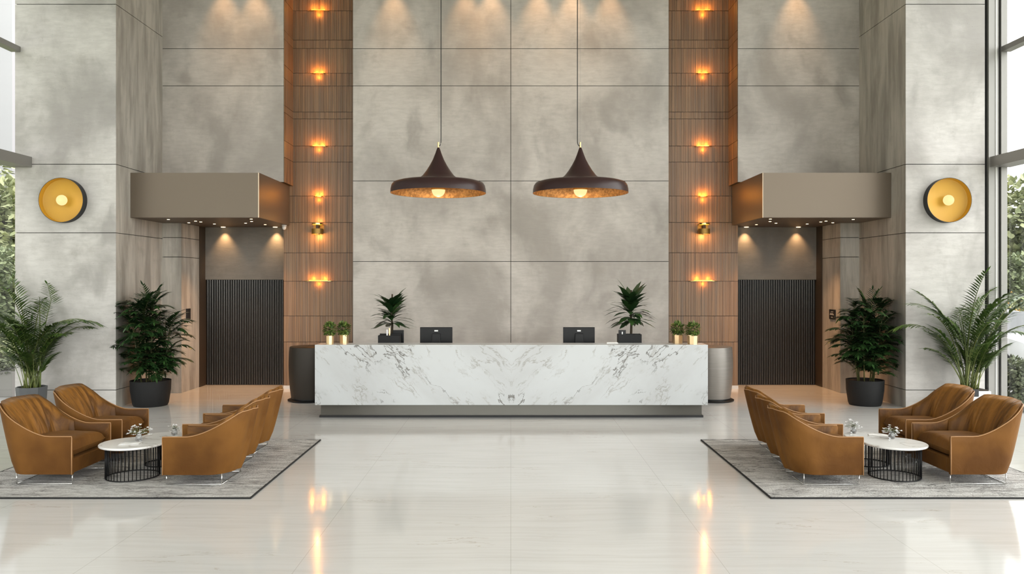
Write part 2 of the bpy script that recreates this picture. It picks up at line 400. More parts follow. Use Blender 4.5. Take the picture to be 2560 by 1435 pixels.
# ------------------------------------------------------------------ room shell
ZP, ZB, ZW, ZD = 12.70, 14.40, 15.00, 15.50      # pillar front, rear wall, wood strips, doors
XPI, XPO = 6.27, 7.87                             # pillar inner / outer faces
XO = 5.93; XC = 2.84; XWL = 4.09; XWD = 4.26
TOPY = CEIL
b = MB(); b.box(-8.0, 8.0, -5.1, 16.0, -0.12, 0.0); struct(b.build('floor', M['floor']))
b = MB(); b.box(-8.3, 8.3, -5.3, 16.3, CEIL, CEIL + 0.3); struct(b.build('ceiling', M['ceil']))

def panels(b, axis, fixed, thick, u_edges, z_edges, gap=0.010, m=0, gm=1, gdepth=0.012, ins=0.0):
    """cladding panels with shadow gaps; axis 'y': faces -Y at y=fixed, u is x. axis 'x': u is y, sign of thick gives direction"""
    u0, u1, z0, z1 = u_edges[0], u_edges[-1], z_edges[0], z_edges[-1]
    if axis == 'y': b.box(u0 + ins, u1 - ins, fixed + gdepth, fixed + thick, z0, z1, gm)
    else:
        lo, hi = sorted((fixed + math.copysign(gdepth, thick), fixed + thick)); b.box(lo, hi, u0, u1, z0, z1, gm)
    for i in range(len(u_edges) - 1):
        for j in range(len(z_edges) - 1):
            a0 = u_edges[i] + (gap/2 if i else 0); a1 = u_edges[i+1] - (gap/2 if i < len(u_edges)-2 else 0)
            c0 = z_edges[j] + (gap/2 if j else 0); c1 = z_edges[j+1] - (gap/2 if j < len(z_edges)-2 else 0)
            if axis == 'y': b.box(a0, a1, fixed, fixed + gdepth + 0.001, c0, c1, m)
            else:
                lo, hi = sorted((fixed, fixed + math.copysign(gdepth + 0.001, thick))); b.box(lo, hi, a0, a1, c0, c1, m)
PZ = [0, 0.285, 2.78, 3.87, 6.41, TOPY]            # pillar seams
BZ = [0, 2.37, 3.82, 5.53, 6.20, TOPY]             # rear wall seams
b = MB(); panels(b, 'y', ZB, 0.7, [-XC, 0, XC], BZ); struct(b.build('wall_back', [M['conc'], M['groove']]), 'tall grey cast concrete feature wall behind the reception desk')
for sx, side in ((-1, 'left'), (1, 'right')):
    # pillar (front face panels + inner side panels)
    outer = XPO if sx < 0 else 7.525
    b = MB()
    e = sorted([sx * XPI, sx * outer]); panels(b, 'y', ZP, .3, e, PZ, m=0, gm=2, ins=.02)
    panels(b, 'x', sx * XPI, sx * 1.0, [ZP + 0.012, ZB + 1.5], PZ, m=1, gm=2)
    b.box(min(sx*(XPI+.02), sx*outer), max(sx*(XPI+.02), sx*outer), ZP + 0.3, ZB + 1.5, 0, TOPY, 2)
    o = b.build('wall_pillar_' + side, [M['conc_pillar'], M['conc_side'], M['groove']])
    o.name = 'wall_' + side
    struct(o, 'massive grey concrete pillar wall at the %s edge' % side)
    # upper rear wall above canopy
    b = MB(); e = sorted([sx * (XPI), sx * XWL]); panels(b, 'y', ZB, 0.55, e, [3.801, 5.53, 6.20, TOPY])
    struct(b.build('wall_upper_' + side, [M['conc'], M['groove']]), 'upper concrete wall above the %s canopy' % side)
    # low pier beside the opening
    b = MB(); e = sorted([sx * XPI, sx * XO]); panels(b, 'y', ZB, 0.3, e, [0, 2.45, 2.80, 3.06], ins=.02)
    panels(b, 'x', sx * XO, sx * 0.3, [ZB + 0.012, 15.22], [0, 2.45, 2.80, 3.06], m=0)
    struct(b.build('wall_pier_' + side, [M['conc_side'], M['groove']]), 'low concrete pier beside the %s doorway' % side)
    b = MB(); e = sorted([sx * (XO - 0.012), sx * (XO + .3)]); b.box(e[0], e[1], 15.22, ZD + .15, 0, 3.06)
    struct(b.build('trim_%d' % (1 if sx < 0 else 2), M['darkwood']))
    # lintel above door, recess ceiling
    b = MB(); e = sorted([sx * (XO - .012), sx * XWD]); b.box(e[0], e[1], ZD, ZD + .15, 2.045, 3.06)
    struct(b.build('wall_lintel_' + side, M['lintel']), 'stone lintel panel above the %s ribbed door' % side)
    b = MB(); b.box(e[0], e[1], ZB + .56, ZD + .15, 3.06, 3.16)
    struct(b.build('ceiling_recess_' + side, M['bronze_dark']))
    # ribbed door
    dn = 1 if sx < 0 else 2
    b = MB(); b.box(e[0] + .004, e[1] - .004, ZD + .05, ZD + .10, 0, 2.045)
    d = struct(b.build('door_%d' % dn, M['doorback']), 'black ribbed metal lift door in the %s recess' % side)
    nr = 36; wd = (e[1] - e[0] - .02) / nr
    b = MB()
    for k in range(nr):
        cx = e[0] + .01 + (k + .5) * wd; r = wd * (0.36, .30, .36, .22, .34, .36, .28)[k % 7]
        pts = [(cx + r * math.cos(a), ZD + .05 - r * 1.5 * math.sin(a)) for a in [PI * q / 6 for q in range(7)]]
        b.grid([[(x, y, 0.012) for x, y in pts], [(x, y, 2.04) for x, y in pts]])
    rb = b.build('ribbing', M['doorblack'], d, smooth=True)
    # wood strip
    x0, x1 = sorted([sx * XWD, sx * (XC - .25)])
    zs = [0] + sorted(PH(y, ZW) for y in (27, 100, 121, 183, 215, 280, 297, 365, 405, 490, 556, 632, 703, 790, 855)) + [TOPY]
    b = MB(); b.box(x0, x1, ZW + .02, ZW + .7, 0, TOPY, 1)
    rnd = random.Random(11 + dn); xs = [x0]
    while xs[-1] < x1 - 0.03: xs.append(xs[-1] + rnd.choice((0.018, 0.03, 0.04, 0.055, 0.07)))
    xs[-1] = x1
    for j in range(len(zs) - 1):
        zz0, zz1 = zs[j] + (.004 if j else 0), zs[j+1] - .004
        if zz1 - zz0 < 0.01: continue
        for i in range(len(xs) - 1):
            dy = rnd.uniform(0, 0.007)
            b.box(xs[i] + .0012, xs[i+1] - .0012, ZW + dy, ZW + .03, zz0, zz1, 0)
    ys = [ZB + .014, ZB + .09, ZB + .20, ZB + .27, ZB + .40, ZB + .50, ZW]
    for j in range(len(zs) - 1):
        zz0, zz1 = max(zs[j] + .004, 3.802), zs[j+1] - .004
        if zz1 - zz0 < .01: continue
        for i in range(len(ys) - 1):
            a = sorted([sx * (XWL - .001), sx * (XWL - .010)]); b.box(a[0], a[1], ys[i] + .0012, ys[i+1] - .0012, zz0, zz1, 0)
    o = b.build('wood_cladding', [M['wood'], M['groove']])
    o.name = 'wall_wood_' + side; struct(o, 'tall walnut slatted wall strip %s of the reception desk' % ('left' if sx < 0 else 'right'))
    # baseboard
    b = MB(); b.box(x0, x1, ZW - .02, ZW + .0, 0, 0.06); struct(b.build('baseboard_' + side, M['white']))
    # closing walls outside view
    b = MB(); b.box(min(sx*7.2, sx*8.0), max(sx*7.2, sx*8.0), ZP + 1.0 if sx < 0 else ZP + .4, 16.0, 0, TOPY)
b = MB(); b.box(-8, 8, 15.9, 16.1, 0, TOPY); struct(b.build('wall_rear', M['groove']))

# windows on the two sides and behind the camera
def side_window(sx, n):
    x = sx * XPO; o_ = MB()
    e = sorted([x, x + sx * .06])
    o_.box(e[0], e[1], -5.0, ZP - .02 if sx < 0 else ZP - .03, 0, 0.08)
    o_.box(e[0], e[1], -5.0, ZP - .02 if sx < 0 else ZP - .03, CEIL - .1, CEIL)
    w_ = struct(o_.build('window_%d' % n, M['frame']), 'floor to ceiling glazing on the %s side' % ('left' if sx < 0 else 'right'))
    p = MB(); p.box(min(x + sx*.025, x + sx*.035), max(x + sx*.025, x + sx*.035), -5.0, ZP - .03, .08, CEIL - .1); p.build('glass_pane', M['glass'], w_)
    for (h0, h1, dep) in ((3.82, 3.985, 0.27), (5.65, 5.735, 0.09)):
        t_ = MB(); a = sorted([x - sx * dep, x + sx * .06]); t_.box(a[0], a[1], -5.0, ZP - .002, h0, h1); t_.build('transom', M['frame'], w_, bevel=.004)
    for yy in (-4.96, -0.6, 3.7, 8.0):
        t_ = MB(); a = sorted([x - sx * .1, x + sx * .06]); t_.box(a[0], a[1], yy - .04, yy + .04, .08, CEIL - .1); t_.build('mullion', M['frame'], w_)
    return w_
side_window(-1, 1); wr = side_window(1, 2)
# corner post of the right window, between pillar and glass
b = MB()
b.box(7.527, 7.575, ZP + .03, ZP + .5, 0, TOPY, 1)
b.box(7.575, 7.730, ZP - .02, ZP + .5, 0, TOPY, 0); b.box(7.682, 7.694, ZP - .03, ZP - .019, 0, TOPY, 2)
b.box(7.730, 7.775, ZP + .03, ZP + .5, 0, TOPY, 1)
b.box(7.775, 7.870, ZP - .02, ZP + .5, 0, TOPY, 0)
b.build('corner_post', [M['framelight'], M['gasket'], M['white']], wr)
b = MB(); b.box(-7.9, 7.9, -5.06, -5.0, 0, .08); b.box(-7.9, 7.9, -5.06, -5.0, CEIL - .1, CEIL)
w3 = struct(b.build('window_3', M['frame']))
p = MB(); p.box(-7.9, 7.9, -5.035, -5.025, .08, CEIL - .1); p.build('glass_pane', M['glass'], w3)
for k in range(1, 6):
    x = -7.9 + 15.8 * k / 6; t_ = MB(); t_.box(x - .04, x + .04, -5.08, -4.95, .08, CEIL - .1); t_.build('mullion', M['frame'], w3)
t_ = MB(); t_.box(-7.9, 7.9, -5.08, -4.95, 3.82, 3.98); t_.build('transom', M['frame'], w3)

# ------------------------------------------------------------------ lights of the building
def spot(loc, rot, watts, col=(1, .72, .42), size=70, blend=.6, rad=.03, parent=None):
    l = bpy.data.lights.new('lamp_light', 'SPOT'); l.energy = watts; l.color = col; l.spot_size = math.radians(size); l.spot_blend = blend; l.shadow_soft_size = rad
    o = bpy.data.objects.new('lamp_light', l); COL.objects.link(o); o.location = loc; o.rotation_euler = rot
    if parent: o.parent = parent
    return o
def point(loc, watts, col, rad=.02, parent=None):
    l = bpy.data.lights.new('lamp_light', 'POINT'); l.energy = watts; l.color = col; l.shadow_soft_size = rad
    o = bpy.data.objects.new('lamp_light', l); COL.objects.link(o); o.location = loc
    if parent: o.parent = parent
    return o
# ceiling wall-washers above the frame
for px, Zw in ((560, ZB), (640, ZB), (1165, ZB), (1228, ZB), (1345, ZB), (1430, ZB), (1525, ZB), (1990, ZB), (985, ZB)):
    x = PX(px, Zw)
    b = MB(); b.cyl((0, 0), .06, -.012, 0, 20); d = b.build('ceiling_downlight', M['bulbwhite'], loc=(x, Zw - .30, CEIL - .002))
    tag(d, 'small round recessed downlight in the high ceiling washing the concrete wall', 'ceiling light', 'ceiling wall washers')
    spot((0, 0, -.02), (math.radians(12), 0, 0), 80, (1, .58, .28), 56, .9, .05, d)

# ------------------------------------------------------------------ canopies with downlights
CF, CH0, CH1, CXI = 13.18, 3.06, 3.80, 4.145
for sx in (-1, 1):
    side = 'left' if sx < 0 else 'right'
    t0 = thing('door_canopy', 'box shaped bronze metal canopy over the %s ribbed door' % side, 'canopy')
    e = sorted([sx * (XPI - .004), sx * CXI])
    b = MB(); b.box(e[0], e[1], CF, ZB - .002, CH0 + .01, CH1)
    e2 = sorted([sx * (XO - .02), sx * CXI]); b.box(e2[0], e2[1], ZB - .002, ZW - .022, CH0 + .01, CH1)
    b.build('fascia', M['bronze'], t0)
    b = MB(); b.box(e[0], e[1], CF, ZB - .002, CH0, CH0 + .0099); e3 = sorted([sx * (XO - .02), sx * CXI]); b.box(e3[0], e3[1], ZB - .002, ZW - .022, CH0 - .0, CH0 + .0099)
    b.build('soffit', M['bronze_dark'], t0)
    b = MB(); c = sx * CXI; b.box(min(c, c + sx*.018), max(c, c + sx*.010), CF - .006, CF, CH0, CH1); b.build('corner_trim', M['edge'], t0)
    pts = [(421, 13.55), (472, 14.3), (489, 13.9), (502, 14.1), (536, 14.6), (614, 14.4), (628, 13.45), (629, 14.0), (663, 14.75)]
    mk = random.Random(3)
    for px, Z in pts:
        x = sx * abs(PX(px, Z)); z = CH0
        if abs(x) > XPI - .08: continue
        d = MB(); d.lathe([(.0001, -.002), (.015, -.002), (.015, .003), (.022, .003), (.022, -.003), (.015, -.003)], (0, 0, 0), 20)
        o = d.build('recessed_downlight', M['bulbwhite'], loc=(x, Z, z - .002))
        tag(o, 'tiny round warm downlight recessed under the %s canopy' % side, 'downlight', 'downlights under the %s canopy' % side)
    for px in (558, 688):
        x = sx * abs(PX(px, ZD - .11)); d = MB(); d.lathe([(.0001, -.003), (.032, -.003), (.032, .003), (.042, .003), (.042, -.005), (.032, -.005)], (0, 0, 0), 20)
        o = d.build('recessed_downlight', M['bulbwhite'], loc=(x, ZD - .11, 3.058 - .002))
        tag(o, 'brightest warm downlight washing the stone lintel %s of centre, %s' % (side, 'nearer the wood strip' if px > 600 else 'nearer the pier'), 'downlight', 'lintel washers in the %s recess' % side)
        spot((0, 0, -.02), (math.radians(10), 0, 0), 38, (1, .60, .28), 80, 1.0, .02, o)
    # two stronger floor spots
    for px in (450, 560, 640):
        x = sx * abs(PX(px, 14.5)); o = bpy.data.objects
        l = spot((x, 14.5, CH0 - .03), (0, 0, 0), 140, (1, .50, .20), 85, .8, .03)
# small security camera beside left canopy
t0 = thing('security_camera', 'small white dome security camera under the inner end of the left canopy', 'camera', (-4.22, 14.90, 3.06))
b = MB(); b.lathe([(.0001, 0), (.045, 0), (.045, -.02), (.03, -.03), (.0001, -.03)]); b.build('mount', M['white'], t0, auto=40)
b = MB(); b.lathe([(.04, -.03), (.038, -.055), (.026, -.08), (.0001, -.09)]); b.build('dome', M['white'], t0, smooth=True)

# ------------------------------------------------------------------ amber shelf lights on wood strips
for sx in (-1, 1):
    side = 'left' if sx < 0 else 'right'
    names = ['topmost', 'second from the top', 'third from the top', 'fourth from the top', 'lowest']
    for k, py in enumerate((27, 184, 366, 492, 703)):
        z = PH(py, ZW - .05); wd = (.20, .13, .17, .09, .27)[k]
        t0 = thing('shelf_light', '%s glowing amber half round light on the %s wood strip' % (names[k], side), 'wall light', (sx * 3.60, ZW - .004, z), 0, 'amber lights on the %s wood strip' % side)
        b = MB(); n = 18
        ar = [(wd * math.cos(PI + PI * q / n), .075 * math.sin(PI + PI * q / n)) for q in range(n + 1)]
        vs = [(x, y, 0) for x, y in ar] + [(x, y, .008) for x, y in ar]
        fs = [tuple(range(n, -1, -1)), tuple(range(n + 1, 2*n + 2))] + [(i, i+1, n+2+i, n+1+i) for i in range(n)] + [(n, 0, n+1, 2*n+1)]
        b.add(vs, fs); b.build('shelf', M['brass'], t0)
        b = MB(); b.box(-wd * .62, wd * .62, -.05, -.012, .0085, .022); b.build('light_strip', M['amber'], t0)
        point((-wd * .4, -.065, .05), 2.2, (1, .36, .035), .02, t0); point((wd * .4, -.065, .05), 2.2, (1, .36, .035), .02, t0)
        point((0, -.05, -.05), 1.4, (1, .36, .035), .02, t0)
    z = PH(572, ZW - .1)
    t0 = thing('wall_sconce', 'brass up and down cylinder wall sconce on the %s wood strip' % side, 'wall light', (sx * 3.60, ZW, z))
    b = MB(); b.lathe([(.095, .075), (.105, .075), (.105, .105), (.095, .105)], (0, -.11, 0), 32, closed=True); b.build('top_ring', M['brass'], t0, auto=40)
    b = MB(); b.cyl((0, -.11), .093, .078, .088); b.build('diffuser', M['amber'], t0, auto=40)
    b = MB(); b.box(-.024, .024, -.135, -.002, -.10, .074); b.build('bracket', M['blackmatte'], t0)
    b = MB(); b.lathe([(.10, -.10), (.105, -.10), (.105, .0), (.10, .0)], (0, -.11, 0), 32, closed=True); b.box(-.1, .1, -.006, -.002, -.02, .074); b.build('shade', M['brass_satin'], t0, auto=40)
    point((0, -.13, -.14), 5, (1, .47, .12), .03, t0); point((0, -.11, .16), 2.5, (1, .45, .1), .03, t0)

# ------------------------------------------------------------------ disc wall lamps on the pillars
for sx in (-1, 1):
    side = 'left' if sx < 0 else 'right'
    t0 = thing('disc_wall_lamp', 'round gold dish wall lamp on the %s concrete pillar' % side, 'wall lamp', (PX(163 if sx < 0 else 2363, 12.7), ZP, PH(502, 12.7)))
    R_ = .352
    def ring(prof, n=64):
        g_ = []
        for r, y in prof: g_.append([(r * math.cos(2*PI*k/n), y, r * math.sin(2*PI*k/n)) for k in range(n)])
        return g_
    b = MB(); b.grid(ring([(.0001, -.002), (R_, -.002), (R_, -.125), (R_ - .006, -.125)]), cv=True); b.build('dish', M['blackmatte'], t0, auto=40)
    b = MB(); b.grid(ring([(R_ - .006, -.125), (R_ - .012, -.03), (R_ - .03, -.02), (.0001, -.018)]), cv=True); b.build('reflector', M['golddisc'], t0, auto=50)
    b = MB(); b.grid(ring([(.03, -.018), (.03, -.05), (.0001, -.05)]), cv=True); b.build('socket', M['brass'], t0, auto=40)
    b = MB(); n = 12; b.grid(ring([(.083 * math.sin(PI * q / n) + .0001, -.098 + .07 * math.cos(PI * q / n)) for q in range(n + 1)], 32), cv=True); b.build('bulb', M['bulb'], t0, smooth=True)
    point((0, -.24, 0), 1.2, (1, .72, .34), .05, t0)

# ------------------------------------------------------------------ pendants
for sx, pxc, pxk in ((-1, 1096, 1102.5), (1, 1451, 1443.5)):
    side = 'left' if sx < 0 else 'right'; Zp = 11.0
    t0 = thing('pendant_lamp', 'dark umber witch hat pendant lamp, the %s of the two above the desk' % ('left' if sx < 0 else 'right'), 'pendant lamp', (PX(pxc, Zp), Zp, 3.22))
    prof = [(.655, 0), (.652, .05), (.640, .105), (.615, .14), (.55, .160), (.40, .18), (.29, .19), (.262, .205), (.215, .245), (.165, .31), (.118, .385), (.078, .46), (.046, .54), (.022, .61), (.012, .63)]
    b = MB(); b.lathe(prof, n=96); b.build('shade', M['umber'], t0, auto=60)
    b = MB(); b.lathe([(.655, 0), (.648, .002), (.640, .05), (.625, .095), (.59, .13), (.30, .15), (.13, .155), (.0001, .155)], n=96); b.build('shade_lining', M['copper'], t0, auto=60)
    b = MB(); b.lathe([(.0001, .153), (.085, .153), (.085, .120), (.066, .112), (.066, .075), (.102, .070), (.102, .046), (.0001, .046)], n=32); b.build('bulb_holder', M['brass'], t0, auto=40)
    b = MB(); b.lathe([(.0001, .0455)] + [(.0001 + .092 * math.sin(PI * q / 20), .045 + .098 * math.cos(PI * q / 20)) for q in range(10, 21)], n=32); b.build('bulb', M['bulb'], t0, auto=60)
    b = MB(); b.cyl((0, 0), .011, .62, .70, 16); b.build('ferrule', M['brass'], t0, auto=40)
    off = PX(pxk, Zp) - PX(pxc, Zp)
    pts = [(0, 0, .655), (off * .3, 0, .648), (off * .75, 0, .665), (off * .97, 0, .70), (off, 0, .76), (off, 0, 1.6), (off, 0, CEIL - 3.22)]
    b = MB(); b.tube(pts, .006, 8); b.build('cable', M['cable'], t0, smooth=True)
    b = MB(); b.tube([(0, 0, .69), (0, 0, CEIL - 3.22)], .0015, 6); b.build('suspension_wire', M['frame'], t0)
    point((0, 0, -.12), 9, (1, .66, .33), .06, t0)

# ------------------------------------------------------------------ reception desk
dx = .008
t0 = thing('reception_desk', 'long white veined marble reception desk on a dark bronze plinth', 'desk', (dx, 0, 0))
D0, DB, DT = 11.60, .214, 1.09; WX = 2.851
b = MB(); b.box(-WX, WX, D0, D0 + .38, DB, DT)
b.build('marble_front', M['marble'], t0, bevel=.006)
b = MB(); b.box(-2.815, 2.815, D0 + .23, D0 + .37, .03, DB); b.build('plinth', M['plinth'], t0)
b = MB(); b.box(-2.835, 2.835, D0 + .21, D0 + .37, 0, .03); b.build('plinth_foot', M['blackmatte'], t0)
t0 = thing('work_counter', 'dark wooden work counter directly behind the marble front, carrying the monitors', 'desk', (dx, 0, 0))
b = MB(); b.box(-2.75, 2.75, D0 + .385, D0 + 1.15, .71, .75); b.build('worktop', M['darkwood'], t0, bevel=.003)
for s in (-1, 1):
    b = MB(); e = sorted([s * 2.74, s * 2.70]); b.box(e[0], e[1], D0 + .39, D0 + 1.13, 0, .709); b.build('side_panel', M['darkwood'], t0)

def small_pot(x, label, r, seed, hb=.19, dy=.2):
    t0 = thing('potted_shrub', label, 'plant', (x, D0 + dy, DT))
    b = MB(); b.lathe([(.0001, 0), (r * .92, 0), (r, .125), (r * .9, .125), (r * .88, .11), (.0001, .11)], n=8); b.build('pot', M['goldpot'], t0)
    rn = random.Random(seed); b = MB()
    for k in range(420):
        a = rn.uniform(0, 2*PI); e_ = math.asin(rn.uniform(-.75, 1)); q = rn.uniform(.6, 1.05)
        d = Vector((math.cos(a)*math.cos(e_), math.sin(a)*math.cos(e_), math.sin(e_)))
        p = Vector((d.x * hb * .58 * q, d.y * hb * .55 * q, .215 + d.z * .095 * q))
        b.leaf(p, d + Vector((rn.uniform(-.7,.7), rn.uniform(-.7,.7), rn.uniform(-.3,.7))), (0,0,1), .045, .026, .5)
    b.build('foliage', M['box'], t0)
    b = MB()
    for k in range(6): b.tube([(rn.uniform(-.02,.02), rn.uniform(-.02,.02), .10), (rn.uniform(-.07,.07), rn.uniform(-.06,.06), .24)], .003, 5)
    b.build('stems', M['twig'], t0)
small_pot(PX(828, 11.8), 'small gold pot of leafy green shrub nearest the left end of the desk', .058, 1, .15, .11)
small_pot(PX(857, 11.8), 'small gold pot of leafy shrub on left desk end, closer to the desk centre', .072, 2, .155, .28)
small_pot(PX(1697, 11.8), 'small gold pot of leafy shrub on right desk end, closer to the desk centre', .080, 3, .165, .28)
small_pot(PX(1728, 11.8), 'small gold pot of leafy green shrub nearest the right end of the desk', .080, 4, .165, .11)

for s, pxl, pxr, lab in ((-1, 1050, 1131, 'left'), (1, 1408, 1487, 'right')):
    Zm = 12.28; xc = PX((pxl + pxr) / 2, Zm); wd = (pxr - pxl) * Zm / F
    t0 = thing('computer_monitor', 'black computer monitor seen from behind, the %s one on the desk' % lab, 'monitor', (xc, Zm, .75))
    top = PH(818, Zm) - .75
    b = MB(); b.box(-wd/2, wd/2, 0, .03, top - .34, top); b.build('housing', M['monitor'], t0, bevel=.006)
    b = MB(); b.box(-wd/2 + .012, wd/2 - .012, .0305, .034, top - .33, top - .012); b.build('screen', M['screen'], t0)
    b = MB(); b.add([(-.085,-.05,.02),(.085,-.05,.02),(.085,-.02,.02),(-.085,-.02,.02),(-.06,-.045,top-.095),(.06,-.045,top-.095),(.06,-.001,top-.095),(-.06,-.001,top-.095)],
        [(0,3,2,1),(4,5,6,7),(0,1,5,4),(1,2,6,5),(2,3,7,6),(3,0,4,7)]); b.build('stand', M['monitor'], t0, bevel=.006)
    b = MB(); b.box(-.12, .12, -.12, .09, 0, .02); b.build('stand_base', M['monitor'], t0, bevel=.006)
    b = MB(); b.box(-.028, .028, -.003, 0, top - .065, top - .045); b.build('badge', M['logo'], t0, bevel=.002)

def dracaena(px, zb, pyt, pyb, spread, lab, seed, n=34):
    Z = 12.45; x = PX(px, Z)
    t0 = thing('desk_plant', lab, 'plant', (x, Z, .75))
    tp = PH(pyt, Z) - .75
    b = MB(); b.lathe([(.0001, 0), (.09, 0), (.105, .30), (.092, .30), (.09, .28), (.0001, .28)], n=32); b.build('pot', M['planter'], t0, auto=40)
    rn = random.Random(seed); b = MB(); base = PH(pyb, Z) - .75
    b.tube([(0, 0, .27), (.01, 0, base), (0, 0, base + .12), (.01, 0, tp - .22)], .021, 8, r1=.012); b.build('cane', M['cane'], t0, smooth=True)
    b = MB()
    for k in range(n):
        q = k / (n - 1); z = base + .0 + (tp - .36 - base) * q; a = k * 2.4 + rn.uniform(-.3, .3)
        el = .42 + .55 * q + rn.uniform(-.25, .3); L = (rn.uniform(.36, .48)) * (1 - .12 * q) * spread
        d = Vector((math.cos(a) * math.cos(el), math.sin(a) * math.cos(el) * .8, math.sin(el)))
        b.leaf((0, 0, z), d, (0, 0, 1), L, rn.uniform(.085, .115) * spread, 1.2 - .2 * q, seg=4)
    b.v = [(vx, vy, max(vz, .535)) for vx, vy, vz in b.v]
    b.build('leaves', M['drac'], t0, smooth=True)
    return t0
dracaena(979, 0, 700, 812, .98, 'glossy dark green leafy plant on left half of desk, left of left monitor', 5, 66)
dracaena(1577, 0, 690, 806, 1.08, 'bushier dark green leafy plant on right half of desk, beside the wide black organiser', 9, 78)
# dark desk boxes
Zq = 12.15
t0 = thing('desk_organiser', 'low black desk organiser box in front of the left desk plant', 'organiser', (PX(974, Zq), Zq, .75))
wq = 50 * Zq / F
b = MB(); h_ = PH(838, Zq) - .75; w2 = wq / 2 + .01
b.box(-w2, w2, -.09, -.08, 0, h_); b.box(-w2, w2, .08, .09, 0, h_ + .02); b.box(-w2, -w2 + .01, -.08, .08, 0, h_); b.box(w2 - .01, w2, -.08, .08, 0, h_); b.box(-w2 + .01, w2 - .01, -.08, .08, 0, .01)
b.build('tray', M['planter'], t0)
b = MB(); b.box(-.045, -.025, -.03, -.01, .015, h_ + .09); b.build('pen', M['logo'], t0, bevel=.006)
b = MB(); b.box(-.005, .012, -.03, -.01, .015, h_ + .11); b.build('ruler', M['goldpot'], t0)
t0 = thing('tablet_stand', 'black tablet with small white badge standing behind the left organiser', 'tablet', (PX(996, 12.3), 12.285, .75))
b = MB(); b.box(-.085, .085, 0, .012, .02, PH(825, 12.3) - .75); b.build('tablet', M['monitor'], t0, bevel=.004)
b = MB(); b.box(.025, .042, -.002, 0, .44, .458); b.build('badge', M['logo'], t0)
b = MB(); b.box(-.07, .07, -.02, .05, 0, .02); b.build('foot', M['blackmatte'], t0)
t0 = thing('desk_organiser', 'wide black desk organiser box in front of the right desk plant', 'organiser', (PX(1573, Zq), Zq, .75))
b = MB(); h_ = PH(835, Zq) - .75; w2 = .175
b.box(-w2, w2, -.09, -.08, 0, h_); b.box(-w2, w2, .08, .09, 0, h_); b.box(-w2, -w2 + .01, -.08, .08, 0, h_); b.box(w2 - .01, w2, -.08, .08, 0, h_); b.box(-w2 + .01, w2 - .01, -.08, .08, 0, .01); b.box(.08, .088, -.08, .08, .01, h_)
b.build('tray', M['planter'], t0)
b = MB(); b.box(-.16, -.05, .0, .02, .012, h_ + .06); b.build('card_holder', M['blackmatte'], t0)
b = MB(); b.box(-.115, -.10, -.02, -.012, .012, h_ + .035); b.build('pen', M['logo'], t0)
Zk = D0 + .30
t0 = thing('paper_stack', 'thin stack of white papers lying on desk top left of the right organiser', 'papers', (PX(1530, Zk), Zk, DT))
b = MB(); b.box(-.085, .085, -.05, .05, 0, .008); b.box(-.08, .08, -.048, .052, .009, .014); b.build('sheets', M['paper'], t0)

# drums beside the desk
for s, mt, lab in ((-1, 'drumdark', 'tall dark metal barrel shaped drum behind left end of the desk'), (1, 'drumgrey', 'tall brushed grey metal barrel shaped drum behind right end of the desk')):
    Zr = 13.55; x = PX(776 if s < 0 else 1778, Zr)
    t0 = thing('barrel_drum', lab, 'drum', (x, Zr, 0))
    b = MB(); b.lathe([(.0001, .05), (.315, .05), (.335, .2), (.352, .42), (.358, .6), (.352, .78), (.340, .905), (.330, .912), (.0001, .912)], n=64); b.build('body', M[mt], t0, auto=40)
    b = MB(); b.lathe([(.0001, 0), (.37, 0), (.375, .02), (.35, .032), (.31, .035), (.31, .049), (.0001, .049)], n=64); b.build('base_ring', M['blackmetal'], t0, auto=40)
    if s > 0:
        b = MB(); b.lathe([(.3562, .565), (.3585, .565), (.3585, .571), (.3562, .571)], n=64, closed=True); b.build('seam_band', M['frame'], t0)

# wall plates
t0 = thing('call_panel', 'blank black rectangular call panel on the pier beside the left door', 'panel', (-XO + .003, 14.68, PH(785, 14.68)))
b = MB(); b.box(0, .02, -.085, .085, -.10, .10); b.build('plate', M['blackmatte'], t0, bevel=.003)
t0 = thing('wall_sign', 'black wall sign with white lines of lettering on the pier beside right door', 'sign', (XO - .003, 14.72, PH(786, 14.72)))
b = MB(); b.box(-.02, 0, -.13, .13, -.09, .09); b.build('plate', M['blackmatte'], t0, bevel=.003)
b = MB()
b.box(-.0215, -.020, -.09, .09, -.008, .002); b.box(-.0215, -.020, -.07, .05, .045, .052); b.box(-.0215, -.020, -.04, .04, -.055, -.048); b.box(-.0215, -.020, -.06, .08, .014, .022)
b.build('lettering', M['white'], t0)

# ------------------------------------------------------------------ rugs
for sx in (-1, 1):
    side = 'left' if sx < 0 else 'right'
    x0, x1 = sorted([sx * 2.395, sx * 5.35])
    t0 = thing('area_rug', 'grey and white distressed wool rug under the %s seating group' % side, 'rug')
    b = MB(); rn = random.Random(5); nx, ny = 60, 56; rows = []
    for i in range(nx + 1):
        rows.append([(x0 + .012 + (x1 - x0 - .024) * i / nx, 7.37 + .012 + (10.1 - 7.37 - .024) * j / ny, .012 + rn.uniform(0, .003)) for j in range(ny + 1)])
    b.grid(rows); b.build('pile', M['rug'], t0, smooth=True)
    b = MB(); b.box(x0, x1, 7.37, 7.384, .001, .014); b.box(x0, x1, 10.086, 10.1, .001, .014); b.box(x0, x0 + .014, 7.384, 10.086, .001, .014); b.box(x1 - .014, x1, 7.384, 10.086, .001, .014)
    b.build('binding', M['rugedge'], t0)

